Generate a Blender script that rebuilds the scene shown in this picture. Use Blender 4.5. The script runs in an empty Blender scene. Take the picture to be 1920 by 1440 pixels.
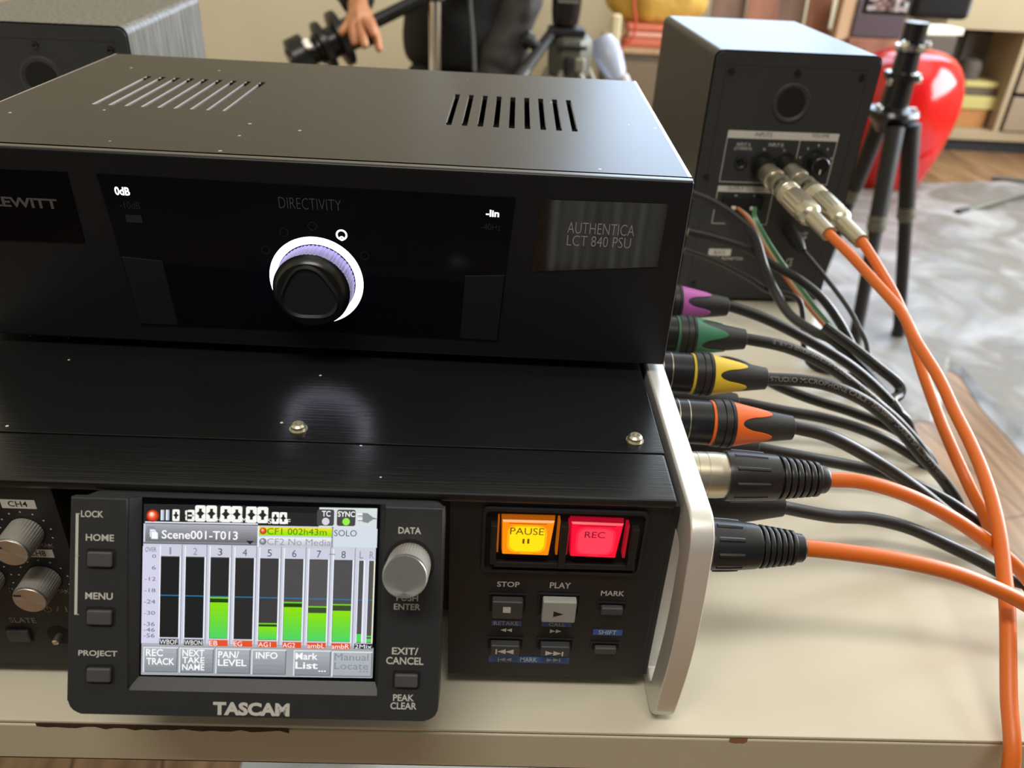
import bpy, bmesh, math, random
from mathutils import Vector, Matrix, Quaternion, noise
random.seed(7)
S = 0.001                      # every coordinate below is in millimetres
scene = bpy.context.scene
col = scene.collection

# ------------------------------------------------------------------ camera
cam_d = bpy.data.cameras.new('camera')
cam = bpy.data.objects.new('camera', cam_d)
col.objects.link(cam)
scene.camera = cam
cam_d.sensor_fit = 'HORIZONTAL'; cam_d.sensor_width = 36.0
cam_d.lens = 1528.85 * 36.0 / 1920.0
cam_d.clip_start = 0.01; cam_d.clip_end = 50
_R = Vector((0.99877, -0.010152, 0.048555)); _U = Vector((-0.036137, 0.521618, 0.852413)); _F = Vector((0.033981, 0.853119, -0.520609))
cam.matrix_world = Matrix(((_R.x, _U.x, -_F.x, -64.045*S), (_R.y, _U.y, -_F.y, -204.664*S), (_R.z, _U.z, -_F.z, 263.613*S), (0, 0, 0, 1)))
cam_d.dof.use_dof = True; cam_d.dof.focus_distance = 0.295; cam_d.dof.aperture_fstop = 14.0

# ------------------------------------------------------------------ world, window daylight, exposure
wd = bpy.data.worlds.new('world'); scene.world = wd; wd.use_nodes = True
wb = wd.node_tree.nodes['Background']
wb.inputs[0].default_value = (0.80, 0.90, 1.0, 1); wb.inputs[1].default_value = 1.0
def area(name, loc, target, w, h, power, rgb):
    l = bpy.data.lights.new(name, 'AREA'); l.shape = 'RECTANGLE'; l.size = w; l.size_y = h
    l.energy = power; l.color = rgb
    o = bpy.data.objects.new(name, l); col.objects.link(o); o.location = loc
    o.rotation_euler = (Vector(target) - Vector(loc)).to_track_quat('-Z', 'Y').to_euler()
    return o
area('daylight_right_window', (3.10, 1.75, 0.85), (0, 1.75, 0.85), 2.6, 1.55, 215, (0.90, 0.95, 1.0))
area('daylight_back_window', (1.56, 3.90, 1.28), (1.56, 0, 1.28), 2.25, 1.9, 76, (0.60, 0.77, 1.0))
area('front_fill_light', (-0.3, -0.9, 2.40), (-0.3, -0.9, 0), 1.4, 0.4, 42, (1.0, 0.95, 0.86))  # unseen lamp, added to fill the front faces
scene.view_settings.view_transform = 'Standard'; scene.view_settings.look = 'None'
scene.view_settings.gamma = 1.0; scene.view_settings.use_curve_mapping = False
scene.view_settings.exposure = 0.0

# ------------------------------------------------------------------ materials
def lin(c):
    return tuple((v/255/12.92 if v <= 10 else ((v/255+0.055)/1.055)**2.4) for v in c)
def mat(name, rgb, rough=0.5, metal=0.0, emit=None, es=1.0, spec=0.5, noise=None, bump=None, trans=0, alpha=1, coat=0, dust=0, sheen=0, aniso=0):
    """rgb is the thing's own colour (0-255). noise=(rgb2, scale xyz, lo, hi) mottles it; bump=(scale xyz, strength, distance mm)."""
    m = bpy.data.materials.new(name); m.use_nodes = True
    nt = m.node_tree; b = nt.nodes['Principled BSDF']; L = nt.links.new
    b.inputs['Base Color'].default_value = lin(rgb) + (1,)
    b.inputs['Roughness'].default_value = rough; b.inputs['Metallic'].default_value = metal
    b.inputs['Specular IOR Level'].default_value = spec
    b.inputs['Transmission Weight'].default_value = trans; b.inputs['Alpha'].default_value = alpha
    b.inputs['Coat Weight'].default_value = coat; b.inputs['Sheen Weight'].default_value = sheen
    if emit:
        b.inputs['Emission Color'].default_value = lin(emit) + (1,); b.inputs['Emission Strength'].default_value = es
    tc = nt.nodes.new('ShaderNodeTexCoord') if (noise or bump or dust) else None
    def nz(sc, detail=4.0):
        mp = nt.nodes.new('ShaderNodeMapping'); L(tc.outputs['Object'], mp.inputs[0]); mp.inputs['Scale'].default_value = sc
        n = nt.nodes.new('ShaderNodeTexNoise'); n.inputs['Scale'].default_value = 1.0; n.inputs['Detail'].default_value = detail
        L(mp.outputs[0], n.inputs['Vector']); return n
    colr = None
    if noise:
        n = nz(noise[1]); r = nt.nodes.new('ShaderNodeValToRGB')
        r.color_ramp.elements[0].position = noise[2]; r.color_ramp.elements[1].position = noise[3]
        r.color_ramp.elements[0].color = lin(rgb) + (1,); r.color_ramp.elements[1].color = lin(noise[0]) + (1,)
        L(n.outputs['Fac'], r.inputs[0]); colr = r.outputs[0]
    if dust:
        v = nt.nodes.new('ShaderNodeTexVoronoi'); v.inputs['Scale'].default_value = dust; L(tc.outputs['Object'], v.inputs['Vector'])
        lt = nt.nodes.new('ShaderNodeMath'); lt.operation = 'LESS_THAN'; L(v.outputs['Distance'], lt.inputs[0]); lt.inputs[1].default_value = 0.07
        sp = nt.nodes.new('ShaderNodeSeparateColor'); L(v.outputs['Color'], sp.inputs[0])
        gt = nt.nodes.new('ShaderNodeMath'); gt.operation = 'GREATER_THAN'; L(sp.outputs[0], gt.inputs[0]); gt.inputs[1].default_value = 0.80
        mu = nt.nodes.new('ShaderNodeMath'); mu.operation = 'MULTIPLY'; L(lt.outputs[0], mu.inputs[0]); L(gt.outputs[0], mu.inputs[1])
        mx = nt.nodes.new('ShaderNodeMix'); mx.data_type = 'RGBA'; L(mu.outputs[0], mx.inputs[0])
        if colr: L(colr, mx.inputs[6])
        else: mx.inputs[6].default_value = lin(rgb) + (1,)
        mx.inputs[7].default_value = (0.55, 0.53, 0.5, 1); colr = mx.outputs[2]
    if colr: L(colr, b.inputs['Base Color'])
    if bump:
        n = nz(bump[0], 3.0); bp = nt.nodes.new('ShaderNodeBump'); bp.inputs['Strength'].default_value = bump[1]
        bp.inputs['Distance'].default_value = bump[2]*S; L(n.outputs['Fac'], bp.inputs['Height']); L(bp.outputs[0], b.inputs['Normal'])
    return m
M = {}
def mk(key, *a, **k):
    M[key] = mat(key, *a, **k); return M[key]
BR = (25, 1500, 1500)            # brushed along x
mk('brushed_black', (20, 21, 22), 0.24, 0.0, bump=(BR, 0.6, 0.12), dust=130)
mk('brushed_black_face', (22, 23, 26), 0.34, 0.0, spec=0.32, bump=(BR, 0.40, 0.05))
mk('anodised_top', (46, 44, 42), 0.36, 0.25, bump=((900, 900, 900), 0.06, 0.05), dust=95)
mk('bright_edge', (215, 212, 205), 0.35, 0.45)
mk('face_edge', (104, 102, 98), 0.32, 0.5)
mk('plate_gloss', (6, 8, 10), 0.05, spec=1.0)
mk('matte_black', (25, 26, 28), 0.55, bump=((1500, 1500, 1500), 0.10, 0.05))
mk('panel_black', (21, 22, 24), 0.52, bump=((1500, 1500, 1500), 0.08, 0.05))
mk('unit_black', (38, 39, 41), 0.50, bump=((1800, 1800, 1800), 0.08, 0.04))
mk('void', (4, 4, 5), 0.8)  # near-black; flat patches of it stand in for shade in recesses
mk('gloss_black', (5, 7, 10), 0.06, spec=0.15)
mk('glass_black', (6, 11, 17), 0.10, spec=0.2)
mk('flap_black', (20, 25, 31), 0.38, spec=0.3)
mk('button_grey', (66, 66, 69), 0.55)
mk('button_dark', (58, 58, 61), 0.5)
mk('button_light', (160, 160, 156), 0.5)
mk('label_grey', (190, 188, 182), 0.6)
mk('label_dim', (118, 116, 110), 0.6)
mk('label_logo', (78, 78, 80), 0.5)
mk('label_faint', (23, 28, 34), 0.5)
mk('label_plate_text', (150, 146, 138), 0.5)
mk('label_blue', (52, 92, 160), 0.55)
mk('label_black', (20, 20, 20), 0.6)
mk('label_white', (205, 202, 194), 0.6)
mk('aluminium', (222, 220, 214), 0.34, 0.45, bump=((900, 900, 900), 0.05, 0.04))
mk('spun_metal', (200, 198, 194), 0.30, 0.9)
mk('knurled_metal', (168, 165, 158), 0.42, 0.45)
mk('steel', (216, 208, 188), 0.32, 0.95)
mk('nickel', (196, 189, 170), 0.33, 0.9)
mk('chrome', (225, 222, 216), 0.16, 1.0)
mk('rubber_black', (27, 27, 27), 0.42)
mk('cable_black', (30, 29, 28), 0.38)
mk('connector_black', (28, 28, 30), 0.36)
mk('connector_barrel', (34, 35, 38), 0.30, 0.35)
mk('boot_black', (34, 34, 34), 0.48)
mk('cable_print', (128, 125, 118), 0.6)
mk('cable_orange', (214, 104, 30), 0.42)
mk('ring_purple', (170, 84, 160), 0.42); mk('ring_green', (52, 112, 82), 0.42)
mk('ring_yellow', (214, 182, 44), 0.42); mk('ring_orange', (226, 100, 30), 0.42)
mk('copper', (190, 110, 62), 0.35, 0.5); mk('clear_green', (70, 128, 84), 0.3); mk('clear_jacket', (205, 178, 150), 0.25)
mk('vinyl_black', (40, 40, 40), 0.36, spec=0.36, noise=((58, 57, 54), (25, 300, 300), 0.45, 0.75), bump=((60, 700, 700), 0.5, 0.25))
mk('vinyl_side', (40, 40, 40), 0.5, bump=((260, 260, 260), 0.4, 0.25))
mk('vinyl_grain_lit', (128, 125, 118), 0.42, noise=((56, 56, 54), (420, 420, 22), 0.35, 0.72), bump=((420, 420, 25), 0.6, 0.4))  # black vinyl lightened for grazing light on the left speaker, grain kept
mk('speaker_back', (48, 49, 51), 0.50, bump=((1200, 1200, 1200), 0.12, 0.05))
mk('cone_grey', (40, 40, 42), 0.6)
mk('laminate', (208, 201, 182), 0.22, noise=((199, 191, 169), (6, 6, 6), 0.4, 0.75))
mk('trim_laminate', (196, 187, 166), 0.42)
mk('gap_brown', (58, 36, 24), 0.7)
mk('chipped_wood', (150, 104, 66), 0.8)
mk('white_metal', (218, 216, 208), 0.4)
mk('pause_glow', (60, 30, 4), 0.3, emit=(255, 140, 6), es=1.0)
mk('pause_glow_core', (60, 40, 4), 0.3, emit=(255, 214, 12), es=1.15)
mk('pause_glow_mid', (60, 30, 4), 0.3, emit=(255, 178, 8), es=1.05)
mk('rec_glow', (60, 2, 10), 0.3, emit=(250, 8, 52), es=1.0)
mk('rec_glow_mid', (60, 2, 10), 0.3, emit=(255, 38, 72), es=1.0)
mk('rec_glow_core', (60, 2, 10), 0.3, emit=(255, 62, 88), es=1.0)
mk('pause_side', (90, 45, 5), 0.3, emit=(190, 96, 10), es=0.6)
mk('rec_side', (90, 5, 15), 0.3, emit=(190, 10, 40), es=0.6)
mk('glyph_on_pause', (70, 34, 4), 0.5, emit=(112, 62, 4), es=1.0)
mk('glyph_on_rec', (70, 4, 14), 0.5, emit=(120, 0, 26), es=1.0)
mk('ring_light', (255, 255, 255), 0.4, emit=(236, 240, 255), es=3.2)
mk('icon_light', (255, 255, 255), 0.4, emit=(245, 247, 255), es=1.6)
mk('knob_grip', (150, 140, 205), 0.5)  # violet glow of the ring-lit grip put into its base colour
mk('knob_black', (20, 21, 22), 0.30)
mk('knob_cap', (26, 30, 33), 0.38)
mk('wall_paint', (214, 202, 172), 0.85, noise=((206, 193, 160), (1.4, 1.4, 1.4), 0.35, 0.7), bump=((90, 90, 90), 0.10, 0.6))
mk('dimmed_paint', (58, 62, 70), 0.85)  # darkened colour on the unseen front wall, dims reflections in the gear
mk('ceiling_paint', (226, 220, 205), 0.9)
mk('skirting', (30, 32, 34), 0.6)
mk('cabinet_cream', (168, 150, 118), 0.6); mk('cabinet_panel', (150, 132, 108), 0.6); mk('cabinet_upper', (166, 150, 118), 0.7)
mk('cabinet_dark', (84, 74, 64), 0.7); mk('cabinet_brown', (92, 78, 62), 0.7); mk('cabinet_drawer', (118, 100, 78), 0.65)
mk('red_gloss', (196, 22, 20), 0.16, noise=((176, 18, 24), (8, 8, 8), 0.4, 0.7), bump=((22, 22, 22), 0.35, 3.0), coat=0.2)
mk('tripod_black', (24, 24, 25), 0.58); mk('tripod_gloss', (22, 22, 24), 0.2); mk('tripod_grey', (104, 103, 92), 0.45, 0.3)
mk('tripod_light', (150, 147, 132), 0.4, 0.4)
mk('cloth_black', (21, 21, 23), 0.85, noise=((34, 33, 32), (7, 7, 7), 0.45, 0.7), bump=((90, 90, 90), 0.5, 3.0)); mk('cloth_sheen', (56, 53, 50), 0.65, bump=((40, 40, 40), 0.6, 5.0))  # sheen on black cloth painted as grey mottling and a greyer sleeve
mk('cord_grey', (86, 86, 84), 0.8)
mk('skin', (208, 148, 108), 0.5, noise=((190, 122, 88), (30, 30, 30), 0.4, 0.7)); mk('nail', (226, 178, 150), 0.35); mk('hair_black', (22, 19, 17), 0.6)
mk('eye_white', (225, 222, 215), 0.2); mk('lip', (170, 95, 82), 0.5)
mk('weight_black', (26, 27, 28), 0.28)
mk('pale_bottle', (206, 214, 236), 0.25, trans=0.25); mk('bottle_cap', (226, 220, 222), 0.3)
mk('cream_post', (206, 192, 150), 0.6)
mk('yellow_cloth', (206, 166, 66), 0.75, noise=((172, 130, 50), (9, 9, 9), 0.35, 0.7), bump=((14, 14, 14), 0.8, 12.0))
mk('cloth_red', (198, 104, 78), 0.8); mk('cloth_pink', (222, 158, 138), 0.8); mk('cord_red', (190, 60, 34), 0.6)
mk('wood_brown', (116, 88, 70), 0.7, noise=((92, 68, 54), (14, 14, 3), 0.35, 0.7)); mk('wood_red', (150, 98, 72), 0.7, noise=((122, 76, 56), (14, 14, 3), 0.35, 0.7))
mk('wood_tan', (186, 152, 116), 0.6, noise=((164, 130, 96), (14, 14, 3), 0.35, 0.7))
mk('box_purple', (66, 50, 54), 0.7); mk('paper_white', (232, 228, 204), 0.7)
mk('box_yellow', (190, 176, 108), 0.75); mk('box_orange', (176, 120, 66), 0.75); mk('grey_box', (112, 104, 98), 0.7)
mk('curtain_cloth', (214, 212, 208), 0.9)

def spun(m):
    nt = m.node_tree; b = nt.nodes['Principled BSDF']; t = nt.nodes.new('ShaderNodeTangent'); t.direction_type = 'RADIAL'; t.axis = 'Y'
    b.inputs['Anisotropic'].default_value = 0.85; nt.links.new(t.outputs[0], b.inputs['Tangent'])
spun(M['spun_metal'])
def floor_material():
    m = bpy.data.materials.new('floor_boards'); m.use_nodes = True; nt = m.node_tree; b = nt.nodes['Principled BSDF']; L = nt.links.new
    tc = nt.nodes.new('ShaderNodeTexCoord')
    br = nt.nodes.new('ShaderNodeTexBrick'); br.inputs['Scale'].default_value = 1.0; br.offset = 0.37; br.offset_frequency = 2; br.inputs['Brick Width'].default_value = 1.9
    br.inputs['Row Height'].default_value = 0.11; br.inputs['Mortar Size'].default_value = 0.002
    br.inputs['Color1'].default_value = lin((158, 124, 88)) + (1,); br.inputs['Color2'].default_value = lin((136, 106, 76)) + (1,); br.inputs['Mortar'].default_value = lin((66, 44, 28)) + (1,)
    mp = nt.nodes.new('ShaderNodeMapping'); mp.inputs['Rotation'].default_value = (0, 0, math.radians(75)); L(tc.outputs['Object'], mp.inputs[0]); L(mp.outputs[0], br.inputs['Vector'])
    mp2 = nt.nodes.new('ShaderNodeMapping'); mp2.inputs['Rotation'].default_value = (0, 0, math.radians(75)); mp2.inputs['Scale'].default_value = (55, 3, 3); L(tc.outputs['Object'], mp2.inputs[0])
    n = nt.nodes.new('ShaderNodeTexNoise'); n.inputs['Scale'].default_value = 1; n.inputs['Detail'].default_value = 6; L(mp2.outputs[0], n.inputs['Vector'])
    mx = nt.nodes.new('ShaderNodeMix'); mx.data_type = 'RGBA'; mx.blend_type = 'MULTIPLY'; mx.inputs[0].default_value = 0.75
    r = nt.nodes.new('ShaderNodeValToRGB'); r.color_ramp.elements[0].position = 0.35; r.color_ramp.elements[0].color = (0.35, 0.28, 0.22, 1); r.color_ramp.elements[1].position = 0.7; r.color_ramp.elements[1].color = (1.1, 1.05, 1, 1)
    L(n.outputs['Fac'], r.inputs[0]); L(br.outputs['Color'], mx.inputs[6]); L(r.outputs[0], mx.inputs[7]); L(mx.outputs[2], b.inputs['Base Color'])
    b.inputs['Roughness'].default_value = 0.30
    return m
M['floor_boards'] = floor_material()

def sheet_material():
    m = bpy.data.materials.new('plastic_sheet'); m.use_nodes = True; nt = m.node_tree; b = nt.nodes['Principled BSDF']; L = nt.links.new
    b.inputs['Base Color'].default_value = lin((98, 93, 86)) + (1,); b.inputs['Roughness'].default_value = 0.42
    b.inputs['Transmission Weight'].default_value = 0.0
    tc = nt.nodes.new('ShaderNodeTexCoord'); n = nt.nodes.new('ShaderNodeTexNoise'); n.inputs['Scale'].default_value = 4; n.inputs['Detail'].default_value = 2.5; n.inputs['Distortion'].default_value = 1.2
    L(tc.outputs['Object'], n.inputs['Vector'])
    r = nt.nodes.new('ShaderNodeValToRGB'); r.color_ramp.elements[0].position = 0.42; r.color_ramp.elements[1].position = 0.66; r.color_ramp.elements[0].color = lin((108, 103, 96)) + (1,); r.color_ramp.elements[1].color = lin((150, 148, 147)) + (1,)
    L(n.outputs['Fac'], r.inputs[0]); L(r.outputs[0], b.inputs['Base Color'])
    bp = nt.nodes.new('ShaderNodeBump'); bp.inputs['Strength'].default_value = 0.6; bp.inputs['Distance'].default_value = 0.02
    L(n.outputs['Fac'], bp.inputs['Height']); L(bp.outputs[0], b.inputs['Normal'])
    return m
M['plastic_sheet'] = sheet_material()

# ------------------------------------------------------------------ geometry helpers
class Frame:
    vs = 1
    def __init__(s, O, U, V):
        s.O, s.U, s.V = Vector(O), Vector(U).normalized(), Vector(V).normalized(); s.N = s.U.cross(s.V)
    def pt(s, a, b, c=0.0):
        return s.O + s.U*a + s.V*b + s.N*c
def axframe(p0, p1, ref=(0, 0, 1)):
    d = (Vector(p1) - Vector(p0)).normalized(); r = Vector(ref)
    if abs(d.dot(r)) > 0.95: r = Vector((0, 1, 0))
    n = (r - d*r.dot(d)).normalized(); return d, n, d.cross(n)
_tc = {}
def text_geo(s, bold=0.0):
    k = (s, bold)
    if k in _tc: return _tc[k]
    cu = bpy.data.curves.new('lettering', 'FONT'); cu.body = s; cu.size = 1; cu.resolution_u = 3; cu.offset = bold; cu.fill_mode = 'FRONT'
    o = bpy.data.objects.new('lettering', cu); col.objects.link(o)
    dg = bpy.context.evaluated_depsgraph_get(); dg.update()
    me = o.evaluated_get(dg).to_mesh()
    vs = [(v.co.x, v.co.y) for v in me.vertices]; fs = [tuple(p.vertices) for p in me.polygons]
    o.evaluated_get(dg).to_mesh_clear(); bpy.data.objects.remove(o); bpy.data.curves.remove(cu)
    xs = [v[0] for v in vs]; ys = [v[1] for v in vs]
    _tc[k] = (vs, fs, min(xs), max(xs), min(ys), max(ys)); return _tc[k]
def catmull(pts, n=8):
    P = [Vector(p) for p in pts]; out = []
    P = [P[0]*2 - P[1]] + P + [P[-1]*2 - P[-2]]
    for i in range(1, len(P)-2):
        a, b, c, d = P[i-1:i+3]
        for k in range(n):
            t = k/n
            out.append(0.5*((2*b) + (c-a)*t + (2*a-5*b+4*c-d)*t*t + (3*b-a-3*c+d)*t**3))
    out.append(P[-2]); return out
class MB:
    def __init__(s): s.v = []; s.f = []; s.m = []; s.ms = []
    def mi(s, m):
        m = M[m] if isinstance(m, str) else m
        if m not in s.ms: s.ms.append(m)
        return s.ms.index(m)
    def raw(s, vs, fs, m):
        o = len(s.v); i = s.mi(m); s.v += [Vector(v) for v in vs]
        for f in fs: s.f.append([k+o for k in f]); s.m.append(i)
        return s
    def bm(s, b, m, T=None):
        b.verts.ensure_lookup_table(); b.verts.index_update()
        return s.raw([(T @ v.co if T else v.co.copy()) for v in b.verts], [[v.index for v in f.verts] for f in b.faces], m)
    def box(s, c, d, m, bev=0.0, seg=2, F=None, rz=0.0):
        """box centred at c (in frame F if given: a,b,n), size d, bevelled edges"""
        b = bmesh.new(); bmesh.ops.create_cube(b, size=1)
        for v in b.verts: v.co = Vector((v.co.x*d[0], v.co.y*d[1], v.co.z*d[2]))
        if bev > 0: bmesh.ops.bevel(b, geom=b.edges[:], offset=min(bev, min(d)*0.49), segments=seg, profile=0.5, affect='EDGES')
        if rz: bmesh.ops.rotate(b, verts=b.verts, cent=(0, 0, 0), matrix=Matrix.Rotation(rz, 3, 'Z'))
        c = Vector(c)
        if F:
            b.verts.ensure_lookup_table()
            for v in b.verts: w = v.co + c; v.co = F.pt(w.x, w.y, w.z)
        else:
            for v in b.verts: v.co += c
        s.bm(b, m); b.free(); return s
    def span(s, lo, hi, m, bev=0.0, seg=2, F=None):
        lo, hi = Vector(lo), Vector(hi); return s.box((lo+hi)/2, hi-lo, m, bev, seg, F)
    def poly(s, F, pts, m, off=0.0, thick=0.0, bev=0.0):
        """polygon in the plane of F; extruded from off to off+thick"""
        n = len(pts)
        if thick == 0: return s.raw([F.pt(a, b, off) for a, b in pts], [list(range(n))], m)
        b = bmesh.new(); lo = [b.verts.new(F.pt(x, y, off)) for x, y in pts]; hi = [b.verts.new(F.pt(x, y, off+thick)) for x, y in pts]
        b.faces.new(lo[::-1]); tf = b.faces.new(hi)
        for i in range(n): b.faces.new((lo[i], lo[(i+1) % n], hi[(i+1) % n], hi[i]))
        if bev: bmesh.ops.bevel(b, geom=list(tf.edges), offset=bev, segments=2, profile=0.5, affect='EDGES')
        s.bm(b, m); b.free(); return s
    def rrect(s, a0, b0, a1, b1, r, seg=4):
        P = []
        for cx, cy, st in ((a1-r, b1-r, 0), (a0+r, b1-r, 90), (a0+r, b0+r, 180), (a1-r, b0+r, 270)):
            for k in range(seg+1):
                t = math.radians(st + 90*k/seg); P.append((cx + r*math.cos(t), cy + r*math.sin(t)))
        return P
    def disc(s, F, a, b, r, m, off=0.0, n=24, r2=None):
        if r2 is None: return s.raw([F.pt(a+r*math.cos(2*math.pi*k/n), b+r*math.sin(2*math.pi*k/n), off) for k in range(n)], [list(range(n))], m)
        vs = []
        for k in range(n):
            t = 2*math.pi*k/n; vs += [F.pt(a+r*math.cos(t), b+r*math.sin(t), off), F.pt(a+r2*math.cos(t), b+r2*math.sin(t), off)]
        return s.raw(vs, [[2*k, 2*((k+1) % n), 2*((k+1) % n)+1, 2*k+1] for k in range(n)], m)
    def lathe(s, p0, p1, prof, m, n=28, ripple=None, cap=True, ref=(0, 0, 1)):
        """prof: (distance from p0 along p0->p1, radius [, material])"""
        d, u, w = axframe(p0, p1, ref); p0 = Vector(p0); vs = []; mats = []
        for q in prof:
            for k in range(n):
                t = 2*math.pi*k/n; r = q[1]
                if ripple and len(q) > 3 and q[3]: r *= 1 + ripple[1]*(1 if math.cos(ripple[0]*t) > 0 else -1)
                vs.append(p0 + d*q[0] + u*(r*math.cos(t)) + w*(r*math.sin(t)))
        for i in range(len(prof)-1):
            fs = [[i*n+k, i*n+(k+1) % n, (i+1)*n+(k+1) % n, (i+1)*n+k] for k in range(n)]
            mats.append((fs, prof[i][2] if len(prof[i]) > 2 and prof[i][2] else m))
        o = len(s.v); s.v += vs
        for fs, mm in mats:
            k = s.mi(mm)
            for f in fs: s.f.append([q+o for q in f]); s.m.append(k)
        if cap:
            k = s.mi(m); s.f.append([o+q for q in range(n)][::-1]); s.m.append(k); e = o+(len(prof)-1)*n; s.f.append([e+q for q in range(n)]); s.m.append(s.mi(prof[-1][2] if len(prof[-1]) > 2 and prof[-1][2] else m))
        return s
    def cyl(s, p0, p1, r0, m, r1=None, n=20, bev=0.0):
        L = (Vector(p1)-Vector(p0)).length; r1 = r0 if r1 is None else r1
        pr = [(0, r0), (L, r1)] if not bev else [(0, r0-bev), (bev, r0), (L-bev, r1), (L, r1-bev)]
        return s.lathe(p0, p1, pr, m, n)
    def tube(s, pts, r, m, n=12, smooth=8, cap=True, rad=None):
        P = catmull(pts, smooth) if smooth else [Vector(p) for p in pts]
        T = [(P[min(i+1, len(P)-1)] - P[max(i-1, 0)]).normalized() for i in range(len(P))]
        u = Vector((0, -0.85, 0.52)); u = (u - T[0]*u.dot(T[0])).normalized(); vs = []
        for i, p in enumerate(P):
            u = (u - T[i]*u.dot(T[i])).normalized(); w = T[i].cross(u)
            rr = r if rad is None else rad(i/(len(P)-1))
            for k in range(n):
                t = 2*math.pi*k/n; vs.append(p + u*(rr*math.cos(t)) + w*(rr*math.sin(t)))
        fs = [[i*n+k, i*n+(k+1) % n, (i+1)*n+(k+1) % n, (i+1)*n+k] for i in range(len(P)-1) for k in range(n)]
        if cap: fs += [list(range(n))[::-1], [(len(P)-1)*n+k for k in range(n)]]
        s.raw(vs, fs, m); return P
    def tube_text(s, P, r, txt, s0, h, m, flip=False, ang=0.0, stretch=1.15):
        """lettering printed along a tube whose centre line is P, starting s0 mm from its start"""
        vs, fs, x0, x1, y0, y1 = text_geo(txt); k = h/(y1-y0); Lx = (x1-x0)*k*stretch
        acc = [0.0]
        for i in range(1, len(P)): acc.append(acc[-1] + (P[i]-P[i-1]).length)
        out = []
        for x, y in vs:
            a = (x-x0)*k*stretch; b = (y-(y0+y1)/2)*k
            if flip: a = Lx - a; b = -b
            q = s0 + a; i = 0
            while i < len(acc)-2 and acc[i+1] < q: i += 1
            t = (q-acc[i])/max(acc[i+1]-acc[i], 1e-6); p = P[i].lerp(P[i+1], t)
            T0 = (P[min(i+1, len(P)-1)] - P[max(i-1, 0)]).normalized(); T1 = (P[min(i+2, len(P)-1)] - P[i]).normalized(); T = T0.lerp(T1, t).normalized()
            u = Vector((0, -0.75, 0.66)); u = (u - T*u.dot(T)).normalized(); w = u.cross(T)
            th = b/r + ang; out.append(p + (u*math.cos(th) + w*math.sin(th))*(r*1.012+0.02))
        return s.raw(out, fs, m)
    def text(s, F, txt, a, b, w, h, m, off=0.1, bold=0.0):
        vs, fs, x0, x1, y0, y1 = text_geo(txt, bold)
        sx = w/max(x1-x0, 1e-6); sy = (h/max(y1-y0, 1e-6)) if h else sx
        return s.raw([F.pt(a + (x-(x0+x1)/2)*sx, b + F.vs*(y-(y0+y1)/2)*sy, off) for x, y in vs], fs, m)
LOC = {}
def link(name, mb, loc, smooth=35):
    me = bpy.data.meshes.new(name)
    me.from_pydata([((v - loc)*S)[:] for v in mb.v], [], mb.f)
    for m in mb.ms: me.materials.append(m)
    for p, i in zip(me.polygons, mb.m): p.material_index = i
    me.validate(); me.update()
    if smooth:
        me.shade_smooth(); me.set_sharp_from_angle(angle=math.radians(smooth))
    o = bpy.data.objects.new(name, me); col.objects.link(o)
    if smooth and smooth < 60:
        wn = o.modifiers.new('even_shading', 'WEIGHTED_NORMAL'); wn.keep_sharp = True; wn.weight = 80
    return o
def root(name, label, cat, loc, group=None):
    o = bpy.data.objects.new(name, None); col.objects.link(o); o.empty_display_size = 0.02
    o.location = Vector(loc)*S; o['label'] = label; o['category'] = cat
    if group: o['group'] = group
    LOC[o] = Vector(loc); return o
def part(name, mb, parent, label=None, smooth=35):
    o = link(name, mb, LOC[parent], smooth); o.parent = parent; LOC[o] = LOC[parent]
    if label: o['label'] = label
    return o
def solo(name, mb, label, cat, loc=(0, 0, 0), group=None, smooth=35):
    o = link(name, mb, Vector(loc), smooth); o.location = Vector(loc)*S; LOC[o] = Vector(loc)
    o['label'] = label; o['category'] = cat
    if group: o['group'] = group
    return o
def struct(name, mb, smooth=35):
    o = link(name, mb, Vector((0, 0, 0)), smooth); o['kind'] = 'structure'; LOC[o] = Vector((0, 0, 0)); return o
def copy_tree(o, parent=None):
    c = o.copy(); col.objects.link(c)
    if parent: c.parent = parent; c.matrix_parent_inverse = o.matrix_parent_inverse
    for ch in list(o.children): copy_tree(ch, c)
    return c
def ring_pts(n): return [2*math.pi*k/n for k in range(n)]
def skin_mesh(verts, edges, radii, rootv=0, levels=2):
    """one continuous surface grown around a skeleton (mm)"""
    me = bpy.data.meshes.new('body'); me.from_pydata([(Vector(v)*S)[:] for v in verts], edges, []); o = bpy.data.objects.new('body', me); col.objects.link(o)
    md = o.modifiers.new('skin', 'SKIN'); md.branch_smoothing = 0.6
    for i, r in enumerate(radii):
        r = r if isinstance(r, tuple) else (r, r); me.skin_vertices[0].data[i].radius = (r[0]*S, r[1]*S)
    me.skin_vertices[0].data[rootv].use_root = True
    sd = o.modifiers.new('subd', 'SUBSURF'); sd.levels = levels; sd.render_levels = levels
    dg = bpy.context.evaluated_depsgraph_get(); dg.update(); ev = o.evaluated_get(dg); m2 = ev.to_mesh()
    vs = [v.co/S for v in m2.vertices]; fs = [list(p.vertices) for p in m2.polygons]
    ev.to_mesh_clear(); bpy.data.objects.remove(o); bpy.data.meshes.remove(me)
    return vs, fs
FLOOR = -720.0
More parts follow.
